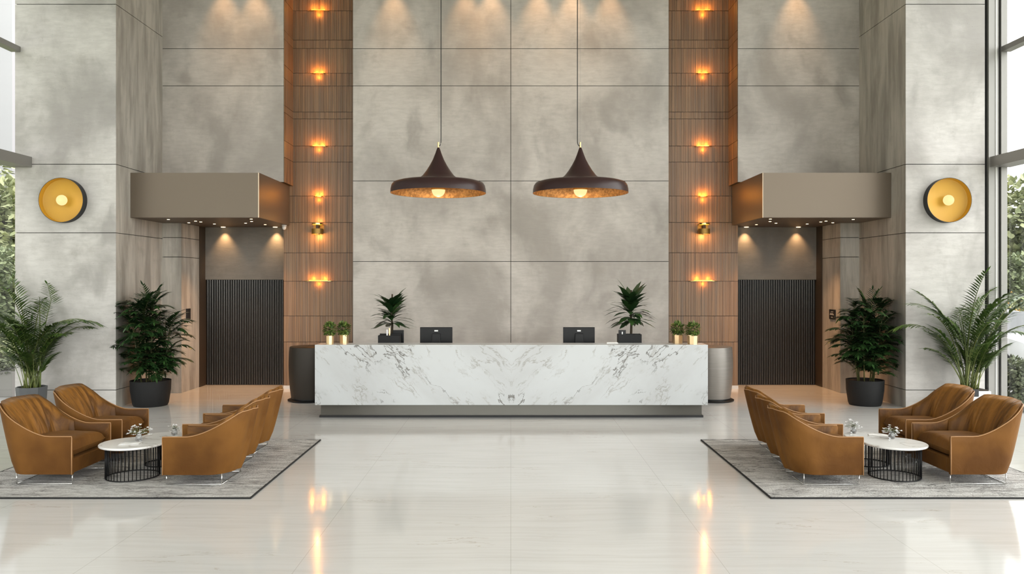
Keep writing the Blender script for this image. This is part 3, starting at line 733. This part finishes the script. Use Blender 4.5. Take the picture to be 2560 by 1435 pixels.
# ------------------------------------------------------------------ armchairs (local: faces +X)
def smooth(t): t = max(0, min(1, t)); return t * t * (3 - 2 * t)
def make_chair(name, label, W, D, HB, HA=.475, r=.24):
    t0 = thing(name, label, 'armchair')
    BOT, SEAT, CB = .105, .415, .255
    # plan path of outer top edge, from front of +y arm round the back to front of -y arm
    path = []; n1, n2, n3 = 10, 10, 8
    for i in range(n1): path.append((D/2 - (D - r) * i / n1, W/2, 0, 1))
    for i in range(n2): a = PI/2 * i / n2; path.append((-D/2 + r - r * math.sin(a), W/2 - r + r * math.cos(a), -math.sin(a), math.cos(a)))
    for i in range(n3 + 1): path.append((-D/2 - .03 * math.sin(PI * i / n3), W/2 - r - (W - 2*r) * i / n3, -1, 0))
    for i in range(1, n2 + 1): a = PI/2 * i / n2; path.append((-D/2 + r - r * math.cos(a), -W/2 + r - r * math.sin(a), -math.cos(a), -math.sin(a)))
    for i in range(1, n1 + 1): path.append((-D/2 + r + (D - r) * i / n1, -W/2, 0, -1))
    def top(x, y):
        u = (D/2 - x) / D
        return HA + (HB - HA) * (max(0, min(1, (u - .30) / .62)) ** 1.7 if u < .92 else 1) + .012 * (1 - (2*y/W)**2) * smooth((u-.8)/.2)
    rows = []; topline_o = []; th = .034
    def pos(x, y, nx, ny, z, off):
        k = max(0.0, (z - BOT) / (HB - BOT)); s = .80 + .20 * k ** .8
        X = D/2 - (D/2 - x) * s + nx * off; Y = y * (.95 + .05 * k) + ny * off
        return (X, Y, z)
    for (x, y, nx, ny) in path:
        h = top(x, y); row = []
        for q in range(7): row.append(pos(x, y, nx, ny, BOT + (h - .01 - BOT) * q / 6, -.004 if q in (0,) else 0))
        row.append(pos(x, y, nx, ny, h, -.008)); row.append(pos(x, y, nx, ny, h, -th + .008))
        for q in range(6): row.append(pos(x, y, nx, ny, h - .012 - (h - .012 - BOT) * q / 5, -th))
        rows.append(row); topline_o.append(pos(x, y, nx, ny, h + .002, -.006))
    b = MB(); b.grid(rows, cv=True); nv = len(rows[0])
    b.m = [1 if (fi % nv) >= 8 and (fi % nv) < nv - 1 else 0 for fi in range(len(b.f))]
    b.f.append(tuple(range(nv))); b.m.append(0); L = (len(rows) - 1) * nv; b.f.append(tuple(L + k for k in range(nv - 1, -1, -1))); b.m.append(0)
    b.build('shell', [M['velvet'], M['crushed']], t0, auto=50)
    # piping
    f0 = topline_o[0]; f1 = topline_o[-1]
    pts = [(f0[0], f0[1], BOT), (f0[0], f0[1], .3), (f0[0], f0[1], HA - .015)] + topline_o[0:] + [(f1[0], f1[1], HA - .015), (f1[0], f1[1], .3), (f1[0], f1[1], BOT)]
    b = MB(); b.tube(pts, .0055, 6); b.build('piping', M['piping'], t0, smooth=True)
    # front rail + floor of seat
    wi = W/2 * .955 - th - .002
    b = MB(); b.box(-D/2 * .10, D/2 - .012, -wi, wi, BOT + .003, CB - .004); b.build('seat_base', M['velvet'], t0, bevel=.012)
    # seat cushion: puffed, centre seam
    nx, ny = 18, 22; rows_t = []; rows_b = []; x0c, x1c = -D/2 * .46, D/2 - .004; wc = wi - .002
    def sup(u): return (1 - abs(2*u - 1) ** 7)
    for i in range(nx + 1):
        ui = i / nx; rt = []; rb = []
        for j in range(ny + 1):
            uj = j / ny; e = (sup(ui) * sup(uj)) ** .55 if 0 < ui < 1 and 0 < uj < 1 else 0
            seam = .010 * math.exp(-((uj - .5) / .02) ** 2)
            xx = x0c + (x1c - x0c) * ui; yy = (-wc + 2 * wc * uj)
            inset = .022 * (1 - e)
            xx = xx + (-inset if ui > .5 else inset); yy = yy * (1 - .03 * (1 - e))
            mid = (CB + SEAT) / 2 - .01
            wr_ = .004 * math.sin(9 * ui + 5 * uj) * math.sin(7 * uj + 2)
            rt.append((xx, yy, mid + (SEAT - mid + .022 * math.sin(PI * uj) - seam + wr_) * e)); rb.append((xx, yy, mid - (mid - CB) * e))
        rows_t.append(rt); rows_b.append(rb)
    b = MB(); b.grid(rows_t); b.grid([r_[::-1] for r_ in rows_b]); b.build('seat_cushion', M['velvet'], t0, smooth=True)
    # back cushion following the inside of the shell
    nr, nz = 26, 10; i0 = n1 - 3; seq = path[i0:len(path) - i0]; outer = []; b = MB(); rows = []
    for idx, (x, y, nx_, ny_) in enumerate(seq):
        f = idx / (len(seq) - 1); e = min(f, 1 - f); puff = smooth(e / .16)
        h = top(x, y); row = []
        back = abs(nx_) ; lean = .06 + .10 * smooth(e / .25)
        prof = []
        ridge = .012 * math.sin(f * 47) + .007 * math.sin(f * 83 + 1)
        for q in range(nz + 1):
            v = q / nz; z = h + .030 * puff - (h + .03 * puff - SEAT + .05) * v ** 1.0
            off = -th - .006 - (.02 + lean * (v ** .8)) * (.25 + .75 * puff) - .028 * math.sin(PI * min(1, v * 1.1)) * puff - ridge * math.sin(PI * min(1, v + .12)) * puff
            if q == 0: off = -.022
            prof.append(pos(x, y, nx_, ny_, z, off))
        for q in range(3): prof.append(pos(x, y, nx_, ny_, SEAT - .05 + (h - .03 - SEAT + .05) * q / 2, -th - .001))
        rows.append(prof)
    b.grid(rows, cv=True)
    nv = len(rows[0]); b.f.append(tuple(range(nv))); b.m.append(0); L = (len(rows) - 1) * nv; b.f.append(tuple(L + k for k in range(nv - 1, -1, -1))); b.m.append(0)
    b.build('back_cushion', M['crushed'], t0, smooth=True)
    # sled legs
    for s in (-1, 1):
        yy = s * (W/2 * .95 - .045); pts = [(D/2 - .02, yy, BOT + .005), (D/2 - .02, yy, .006), (-D/2 * .40, yy, .006), (-D/2 * .40, yy, BOT + .005)]
        b = MB(); b.tube(pts[:2], .005, 6); b.tube(pts[1:3], .005, 6); b.tube(pts[2:], .005, 6); b.build('leg', M['chrome'], t0, smooth=True)
    b = MB(); b.tube([(-D/2 * .40, -W/2 * .95 + .045, .006), (-D/2 * .40, W/2 * .95 - .045, .006)], .005, 6); b.build('stretcher', M['chrome'], t0, smooth=True)
    return t0
RZ = .0145
g1, g2 = 'wide caramel armchairs', 'caramel tub chairs'
WW, WD_, NW, ND = .79, .81, .66, .80
wide = make_chair('armchair', 'wide caramel velvet armchair on left rug, nearest the camera at the left edge', WW, WD_, .765)
wide.location = (-4.69, 7.79 + WW/2, RZ); wide['group'] = 'wide armchairs of the left group'
dup(wide, (-4.69, 8.72 + WW/2, RZ), math.radians(4), 'wide caramel velvet armchair on left rug, behind the front one by the pillar', 'wide armchairs of the left group')
dup(wide, (4.70, 7.79 + WW/2, RZ), PI, 'wide caramel velvet armchair on right rug, nearest the camera at the right edge', 'wide armchairs of the right group')
dup(wide, (4.76, 8.72 + WW/2, RZ), PI - math.radians(4), 'wide caramel velvet armchair on right rug, behind the front one near white planter', 'wide armchairs of the right group')
tub = make_chair('armchair', 'caramel tub chair seen from its rounded back, front one of left rug row', NW, ND, .70, r=.27)
tub.location = (-2.99, 7.77 + NW/2, RZ); tub.rotation_euler = (0, 0, PI); tub['group'] = 'tub chairs of the left group'
dup(tub, (-3.08, 8.47 + NW/2, RZ), PI, 'caramel tub chair mostly hidden, middle one of left rug row', 'tub chairs of the left group')
dup(tub, (-3.13, 9.17 + NW/2, RZ), PI, 'caramel tub chair farthest back in the left rug row', 'tub chairs of the left group')
dup(tub, (3.03, 7.77 + NW/2, RZ), 0, 'caramel tub chair seen from its rounded back, front one of right rug row', 'tub chairs of the right group')
dup(tub, (3.12, 8.47 + NW/2, RZ), 0, 'caramel tub chair between two others, middle one of right rug row', 'tub chairs of the right group')
dup(tub, (3.20, 9.17 + NW/2, RZ), 0, 'caramel tub chair farthest back in the right rug row', 'tub chairs of the right group')

# ------------------------------------------------------------------ tables
def table(x, y, r, h, label, group):
    t0 = thing('coffee_table', label, 'coffee table', (x, y, RZ), 0, group)
    b = MB(); b.lathe([(.0001, h - .022), (r - .006, h - .022), (r, h - .016), (r, h - .004), (r - .004, h), (.0001, h)], n=64); b.build('table_top', M['tabletop'], t0, auto=40)
    rb = r * .80; n = 44
    b = MB(); b.tube([(rb * math.cos(2*PI*k/48), rb * math.sin(2*PI*k/48), .006) for k in range(48)], .006, 6, cyclic=True); b.build('foot_ring', M['blackmetal'], t0, smooth=True)
    b = MB(); b.tube([(rb * math.cos(2*PI*k/48), rb * math.sin(2*PI*k/48), h - .030) for k in range(48)], .006, 6, cyclic=True)
    b.tube([(rb * .92, 0, h - .028), (-rb * .92, 0, h - .028)], .006, 6); b.tube([(0, rb * .92, h - .028), (0, -rb * .92, h - .028)], .006, 6)
    b.build('ring_frame', M['blackmetal'], t0, smooth=True)
    b = MB()
    for k in range(n):
        a = 2 * PI * k / n; b.tube([(rb * math.cos(a), rb * math.sin(a), .006), (rb * math.cos(a), rb * math.sin(a), h - .03)], .0042, 5)
    b.build('wire_cage', M['blackmetal'], t0, smooth=True)
TH = .345
table(-3.865, 8.18, .318, TH, 'round white marble topped wire coffee table, front one of left group', 'coffee tables of the left group')
table(-3.80, 8.76, .245, .30, 'smaller round white topped wire coffee table behind front table, left group', 'coffee tables of the left group')
table(3.925, 8.18, .308, TH, 'round white marble topped wire coffee table, front one of right group', 'coffee tables of the right group')
table(3.92, 8.76, .255, .30, 'smaller round white topped wire coffee table behind front table, right group', 'coffee tables of the right group')

def flowers(x, y, z, label, seed, hh=.17, sp=.13, n=46, dens=1.0):
    t0 = thing('flower_vase', label, 'flowers', (x, y, z + RZ))
    b = MB(); b.lathe([(.0001, 0), (.028, 0), (.034, .025), (.028, .055), (.018, .07), (.02, .08), (.016, .08), (.0001, .06)], n=20); b.build('vase', M['vase'], t0, smooth=True)
    rn = random.Random(seed); st = MB(); fl = MB(); lf = MB()
    for k in range(n):
        a = rn.uniform(0, 2*PI); q = math.sqrt(rn.random()) * sp; zz = hh * rn.uniform(.45, 1.0) * (1 - .35 * (q/sp) ** 2)
        p = Vector((q * math.cos(a), q * math.sin(a), zz)); st.tube([(0, 0, .06), p * .5 + Vector((0, 0, .05)), p], .0013, 4)
        for j in range(5):
            aa = a + 2*PI*j/5; d = Vector((math.cos(aa), math.sin(aa), rn.uniform(-.2, .6))); fl.leaf(p, d, (0,0,1), .019, .018, .2)
        lf.leaf(p * .6 + Vector((0, 0, .03)), (math.cos(a), math.sin(a), .3), (0,0,1), .03, .010, .4)
    st.build('stems', M['twig'], t0); fl.build('blossoms', M['petal'], t0); lf.build('leaves', M['box'], t0)
flowers(-3.84, 8.26, TH, 'bunch of tiny white flowers in a low vase on left front table', 21)
flowers(-3.70, 8.80, .30, 'small sprig of white flowers on the rear table of the left group', 22, .13, .07, 16)
flowers(3.99, 8.38, TH, 'loose spray of white flowers in low vase on right front table', 23, .15, .09, 34)
flowers(3.82, 8.92, .30, 'sparse white flower sprig on the rear table of right group', 24, .17, .09, 26)
for x, y, h, lab, rz in ((-3.86, 8.10, TH, 'open white booklet lying on the front table of the left group', .2), (4.03, 8.78, .30, 'grey covered book lying on the rear table of the right group', -.3)):
    t0 = thing('booklet', lab, 'book', (x, y, h + RZ + .0005), rz)
    b = MB(); b.box(-.10, .10, -.045, .045, 0, .003); b.build('cover', M['bookcover'], t0)
    b = MB(); b.add([(-.095,-.042,.003),(0,-.042,.004),(0,.042,.004),(-.095,.042,.003),(-.095,-.042,.006),(-.05,-.042,.011),(-.05,.042,.011),(-.095,.042,.006),(0,-.042,.006),(0,.042,.006)],
                    [(4,5,6,7),(5,8,9,6),(0,1,8,5,4),(3,7,6,9,2),(0,4,7,3)]); b.add([(.095,-.042,.003),(0,-.042,.004),(0,.042,.004),(.095,.042,.003),(.095,-.042,.006),(.05,-.042,.011),(.05,.042,.011),(.095,.042,.006),(0,-.042,.006),(0,.042,.006)],
                    [(7,6,5,4),(6,9,8,5),(4,5,8,1,0),(2,9,6,7,3),(3,7,4,0)]); b.build('pages', M['paper'], t0)

# ------------------------------------------------------------------ plants
def frond(lf, st, p0, az, el, L, droop, leafL, leafW, nl=16, bare=.3, rs=.007, rn=random, up=.5, ldroop=.5):
    pts = []; p = Vector(p0); e = el; n = 14
    for i in range(n + 1):
        pts.append(p.copy()); d = Vector((math.cos(az) * math.cos(e), math.sin(az) * math.cos(e), math.sin(e))); p = p + d * L / n
        e -= droop / n * (0.25 + 1.6 * (i / n) ** 1.4)
    st.tube(pts, rs, 5, r1=rs * .25)
    for k in range(nl):
        t = bare + (1 - bare) * (k + .5) / nl; q = t * n; i = min(int(q), n - 1); fr = q - i; pp = pts[i].lerp(pts[i+1], fr); tan = (pts[i+1] - pts[i]).normalized()
        side = tan.cross(Vector((0,0,1)))
        if side.length < .1: side = Vector((-math.sin(az), math.cos(az), 0))
        side.normalize(); tt = (t - bare) / (1 - bare); ll = leafL * (.45 + .75 * math.sin(PI * min(1, tt * .85 + .12))) * rn.uniform(.85, 1.1)
        for s in (-1, 1):
            d = side * s * .85 + tan * (.45 + .7 * tt) + Vector((0, 0, up * .3 + rn.uniform(-.15, .1)))
            lf.leaf(pp, d, tan.cross(side) * s if False else Vector((0,0,1)), ll, leafW, ldroop)
    lf.leaf(pts[-1], pts[-1] - pts[-2], (0,0,1), leafL * .7, leafW, .4)

def tall_palm(x, y, potkind, label, seed, specs):
    t0 = thing('potted_palm', label, 'plant', (x, y, 0)); rn = random.Random(seed)
    b = MB()
    if potkind == 'hex':
        b.lathe([(.0001, 0), (.19, 0), (.215, .40), (.20, .40), (.195, .37), (.0001, .37)], n=10); b.build('planter', M['planter_grey'], t0)
        b = MB(); b.cyl((0, 0), .192, .371, .378, 24); b.build('soil', M['soil'], t0); hb = .37
    else:
        b.box(-.215, .215, -.2, .2, 0, .35); b.build('planter', M['planter_white'], t0, bevel=.01)
        b = MB(); b.box(-.19, .19, -.17, .17, .3505, .365); b.build('soil', M['soil'], t0); hb = .36
        b = MB(); b.box(-.26, -.03, -.30, -.205, .28, .385); b.build('inner_pot', M['blackmatte'], t0, bevel=.008)
    lf, st = MB(), MB()
    for (az, el, L, droop, lL) in specs:
        a0 = rn.uniform(0, 2*PI); rr = rn.uniform(.02, .13)
        frond(lf, st, (rr * math.cos(a0), rr * math.sin(a0), hb), math.radians(az), math.radians(el), L, droop, lL, lL * .15, 26, .44, .013, rn, ldroop=.55)
    for k in range(26):
        az = rn.uniform(0, 360); L = rn.uniform(.6, 1.25)
        frond(lf, st, (rn.uniform(-.1, .1), rn.uniform(-.1, .1), hb), math.radians(az), math.radians(rn.uniform(66, 84)), L, rn.uniform(.5, 1.2), .22, .032, 18, .4, .006, rn)
    ylim = ZP - .03 - y; xlim = 7.80 - abs(x)
    for q in (st, lf): q.v = [(max(vx, -xlim) if x < 0 else (min(vx, xlim) if vy > .2 else vx), ylim - .25 * min(vy - ylim, 1) - .01 if vy > ylim else vy, vz) for vx, vy, vz in q.v]
    st.build('stems', M['palmstem'], t0, smooth=True); lf.build('fronds', M['palm'], t0)
    return t0
L_SP = [(20, 84, 1.55, 2.4, .27), (-45, 86, 1.6, 1.4, .27), (-75, 83, 1.35, 1.8, .27), (-120, 85, 1.45, 1.5, .27), (10, 83, 1.55, 2.2, .24), (-8, 82, 1.45, 1.9, .24), (165, 78, 1.70, 1.9, .26), (190, 76, 1.55, 2.3, .24), (95, 86, 1.8, 1.2, .24), (-60, 84, 1.75, 1.6, .25), (-110, 80, 1.6, 1.8, .25),
        (30, 80, 1.35, 2.0, .22), (150, 86, 1.85, .9, .22), (200, 84, 1.5, 1.4, .24), (-30, 80, 1.25, 2.0, .22), (-90, 87, 1.65, 1.1, .24), (0, 78, 1.15, 1.6, .2), (60, 78, 1.5, 2.0, .22), (-150, 72, 1.3, 2.0, .22)]
tall_palm(PX(79, 12.25), 12.25, 'hex', 'tall feathery palm in faceted dark grey planter at the far left', 31, L_SP)
R_SP = [(-60, 86, 1.7, 1.3, .28), (-85, 83, 1.45, 1.8, .27), (-130, 85, 1.5, 1.5, .27), (178, 76, 1.62, 2.3, .24), (168, 80, 1.75, 1.7, .25), (10, 78, 1.95, 1.6, .27), (-5, 82, 1.85, 1.8, .26), (30, 84, 1.8, 1.3, .24), (-70, 84, 1.75, 1.5, .25), (-110, 82, 1.7, 1.6, .25),
        (150, 84, 1.7, 1.2, .22), (0, 74, 1.5, 2.3, .24), (-20, 86, 1.6, 1.2, .24), (200, 84, 1.45, 1.6, .22), (-90, 87, 1.9, .9, .24), (-40, 78, 1.5, 2.0, .24), (80, 82, 1.6, 1.5, .22), (185, 66, .95, 1.4, .18)]
tall_palm(PX(2424, 12.28), 12.28, 'box', 'tall feathery palm in square white planter at the far right', 33, R_SP)

def bushy(x, y, potr, poth, label, seed, H, spread, n=58):
    t0 = thing('potted_palm', label, 'plant', (x, y, 0)); rn = random.Random(seed)
    b = MB(); b.lathe([(.0001, 0), (potr * .82, 0), (potr * .88, .04), (potr * .98, poth * .6), (potr, poth), (potr * .94, poth), (potr * .92, poth - .03), (.0001, poth - .03)], n=56); b.build('planter', M['planter'], t0, auto=40)
    b = MB(); b.cyl((0, 0), potr * .91, poth - .029, poth - .02, 32); b.build('soil', M['soil'], t0)
    lf, st = MB(), MB()
    stems = []
    for k in range(9):
        a = rn.uniform(0, 2*PI); rr = rn.uniform(.02, potr * .6); tp = Vector((rr * 1.9 * math.cos(a), rr * 1.9 * math.sin(a), H * rn.uniform(.62, .90)))
        bs = Vector((rr * math.cos(a), rr * math.sin(a), poth - .03)); st.tube([bs, bs.lerp(tp, .5) + Vector((rn.uniform(-.02,.02), 0, 0)), tp], .011, 6, r1=.006); stems.append((bs, tp))
    for k in range(n):
        bs, tp = rn.choice(stems); q = rn.uniform(.08, 1.0) ** .85; p = bs.lerp(tp, q); hfrac = (p.z - poth) / (H - poth)
        az = rn.uniform(0, 2*PI); wd = spread * (.62 + .5 * math.sin(PI * min(1, max(0, hfrac * .9 + .12))))
        if hfrac > .75: wd *= .75
        L = wd * rn.uniform(.8, 1.15); el = rn.uniform(.25, .95) + .45 * hfrac
        frond(lf, st, p, az, el, L, rn.uniform(.8, 1.8), .175, .034, 14, .14, .0045, rn, ldroop=.5)
    for a, e in ((0.2, 82), (2.5, 84), (4.4, 86)):
        bs, tp = stems[int(a)]; frond(lf, st, (tp.x * .4, tp.y * .4, H * .70), a, math.radians(e), H * .30, .6, .14, .026, 15, .1, .005, rn)
    lim = XPI - .02 - abs(x); sg = -1 if x < 0 else 1
    for q in (st, lf): q.v = [(sg * (lim - .3 * (vx * sg - lim)) if vx * sg > lim else vx, min(vy, ZB - .03 - y), vz) for vx, vy, vz in q.v]
    st.build('stems', M['darkstem'], t0, smooth=True); lf.build('fronds', M['dark'], t0)
bushy(PX(378, 13.0), 12.98, .312, .41, 'dense dark green palm in round charcoal planter by left pillar', 41, 1.98, .385, 240)
bushy(PX(2159, 13.1), 13.05, .293, .41, 'dense dark green palm in round charcoal planter by right pillar', 43, 1.90, .355, 240)

# ------------------------------------------------------------------ outdoors
b = MB(); b.box(-90, 90, -60, 120, -.25, -.13); struct(b.build('ground', M['grass']))
for sx in (-1, 1):
    b = MB(); e = sorted([sx * 8.05, sx * 11.0 if sx < 0 else sx * 16]); b.box(e[0], e[1], -6, 40, -.129, -.06); struct(b.build('terrace', M['paving']), 'pale paving strip outside the %s windows' % ('left' if sx < 0 else 'right'))
def crown_mesh(seed, n=5200, mat='tree', R=(2.6, 2.6, 2.6), lw=.22, zc=4.2):
    rn = random.Random(seed); b = MB(); blobs = [(Vector((rn.uniform(-.55,.55)*R[0], rn.uniform(-.55,.55)*R[1], zc + rn.uniform(-.6,.6)*R[2])), rn.uniform(.42,.62)) for _ in range(13)]
    for k in range(n):
        c, q = rn.choice(blobs); d = Vector((rn.gauss(0,1), rn.gauss(0,1), rn.gauss(0,1))).normalized()
        p = c + Vector((d.x*R[0], d.y*R[1], d.z*R[2])) * q * rn.uniform(.72, 1.03)
        if p.z < .02: continue
        b.leaf(p, d + Vector((rn.uniform(-.8,.8), rn.uniform(-.8,.8), rn.uniform(-.8,.5))), (0,0,1), lw * 1.5, lw, .3)
    return b
def tree(x, y, s, label, mat, seed, group, proto=None):
    t0 = thing('tree', label, 'tree', (x, y, -.13), random.Random(seed).uniform(0, 6), group); t0.scale = (s, s, s)
    b = MB(); b.tube([(0,0,0), (.1,0,1.6), (.05,.1,3.2), (0,0,5)], .22, 8, r1=.06); b.build('trunk', M['bark'], t0, smooth=True)
    crown_mesh(seed).build('crown', M[mat], t0)
    return t0
for i, (x, y, s, m_) in enumerate([(-19.6, 31, 1.0, 'tree'), (-27, 42, 1.15, 'tree'), (-14.2, 22.4, .45, 'tree2'), (-29, 33, 1.1, 'tree'), (-22, 23, .72, 'tree2')]):
    tree(x, y, s, 'leafy green tree beyond the lawn, outside the left windows', m_, 60 + i, 'trees outside the left windows')
for i, (x, y, s, m_) in enumerate([(20.2, 31, .9, 'tree'), (27, 42, 1.05, 'tree'), (15.6, 25, .45, 'tree2'), (29, 33, 1.0, 'tree'), (23, 24, .7, 'tree2')]):
    tree(x, y, s, 'leafy green tree beyond the parked car, outside the right windows', m_, 70 + i, 'trees outside the right windows')
def shrub(x, y, R, label, mat, seed, n=1800, flowers_=False):
    t0 = thing('garden_shrub', label, 'shrub', (x, y, -.07))
    crown_mesh(seed, n, mat, R, .055, R[2]).build('foliage', M[mat], t0)
    b = MB(); b.tube([(0,0,-.06), (0,0,R[2])], .03, 6); b.build('trunk', M['bark'], t0)
    if flowers_: crown_mesh(seed + 1, 500, 'orange', (R[0]*1.03, R[1]*1.03, R[2]*1.03), .05, R[2]*1.3).build('blossoms', M['orange'], t0)
shrub(PX(2545, 13.8), 13.8, (.34, .4, .36), 'low grey green shrub just outside the right corner glass', 'shrub', 81)
shrub(PX(2548, 21), 21.5, (.9, .7, .75), 'orange flowering shrub behind the white parked car', 'tree', 83, 2600, True)
shrub(PX(25, 20), 20.5, (.9, .7, .55), 'low green shrub beyond the grey garden box outside left', 'tree', 85, 2400)
t0 = thing('garden_planter', 'long grey rectangular garden planter box outside the left glass', 'planter', (-9.3, 14.6, -.06))
b = MB(); b.box(-.55, .55, -.3, .9, 0, .46); b.build('box', M['frame'], t0, bevel=.01)
crown_mesh(88, 900, 'shrub', (.45, .5, .12), .04, .55).build('planting', M['shrub'], t0)

# white car outside right: lofted body, wheels, windows
t0 = thing('parked_car', 'white car parked outside the right windows', 'car', (10.75, 18.0, -.06), math.radians(100))
b = MB(); secs = []
prof = [(-2.15, .42, .62, .80), (-2.05, .28, .80, .86), (-1.5, .24, .90, .88), (-.95, .24, .96, .88), (-.9, .24, .97, .88), (1.2, .24, .96, .88), (1.75, .26, .92, .87), (2.1, .30, .82, .84), (2.2, .42, .66, .78)]
for x, z0, z1, w_ in prof: secs.append([(x, -w_*.94, z0), (x, -w_, (z0+z1)/2), (x, -w_*.92, z1), (x, 0, z1 + .03), (x, w_*.92, z1), (x, w_, (z0+z1)/2), (x, w_*.94, z0), (x, 0, z0)])
b.grid(secs, cv=True); n_ = 8; b.f.append(tuple(range(n_))); b.m.append(0); b.f.append(tuple(8*(len(secs)-1) + k for k in range(7, -1, -1))); b.m.append(0)
b.build('body', M['carpaint'], t0, auto=45)
b = MB(); rf = []
for x, z, w_ in ((-.95, .955, .80), (-.35, 1.38, .66), (.3, 1.45, .66), (.95, 1.40, .64), (1.6, .95, .78)): rf.append([(x, -w_, z), (x, 0, z + .03), (x, w_, z)])
b.grid(rf); b.build('roof', M['carpaint'], t0, smooth=True)
b = MB()
sidepts = [(-.95, .955, .80), (-.35, 1.38, .66), (.3, 1.45, .66), (.95, 1.40, .64), (1.6, .95, .78)]
for s in (-1, 1):
    b.grid([[(x, s * w_, z), (x, s * .82, .94)] for x, z, w_ in sidepts])
b.build('side_windows', M['carglass'], t0)
b = MB(); b.add([(-.97, -.74, .99), (-.97, .74, .99), (-.37, .62, 1.41), (-.37, -.62, 1.41)], [(0, 1, 2, 3)]); b.build('windscreen', M['carglass'], t0)
for x in (-1.35, 1.35):
    for s in (-1, 1):
        b = MB()
        n = 24; g_ = []
        for r_, yy in ((.001, .0), (.32, .0), (.32, .2), (.001, .2)): g_.append([(r_ * math.cos(2*PI*k/n), yy * -s, r_ * math.sin(2*PI*k/n)) for k in range(n)])
        b.grid(g_, cv=True); wh = b.build('wheel', M['tyre'], t0, loc=(x, s * .90, .32))
        b = MB(); b.grid([[(r_ * math.cos(2*PI*k/n), s * .004, r_ * math.sin(2*PI*k/n)) for k in range(n)] for r_ in (.001, .19)], cv=True); b.build('hubcap', M['chrome'], wh)
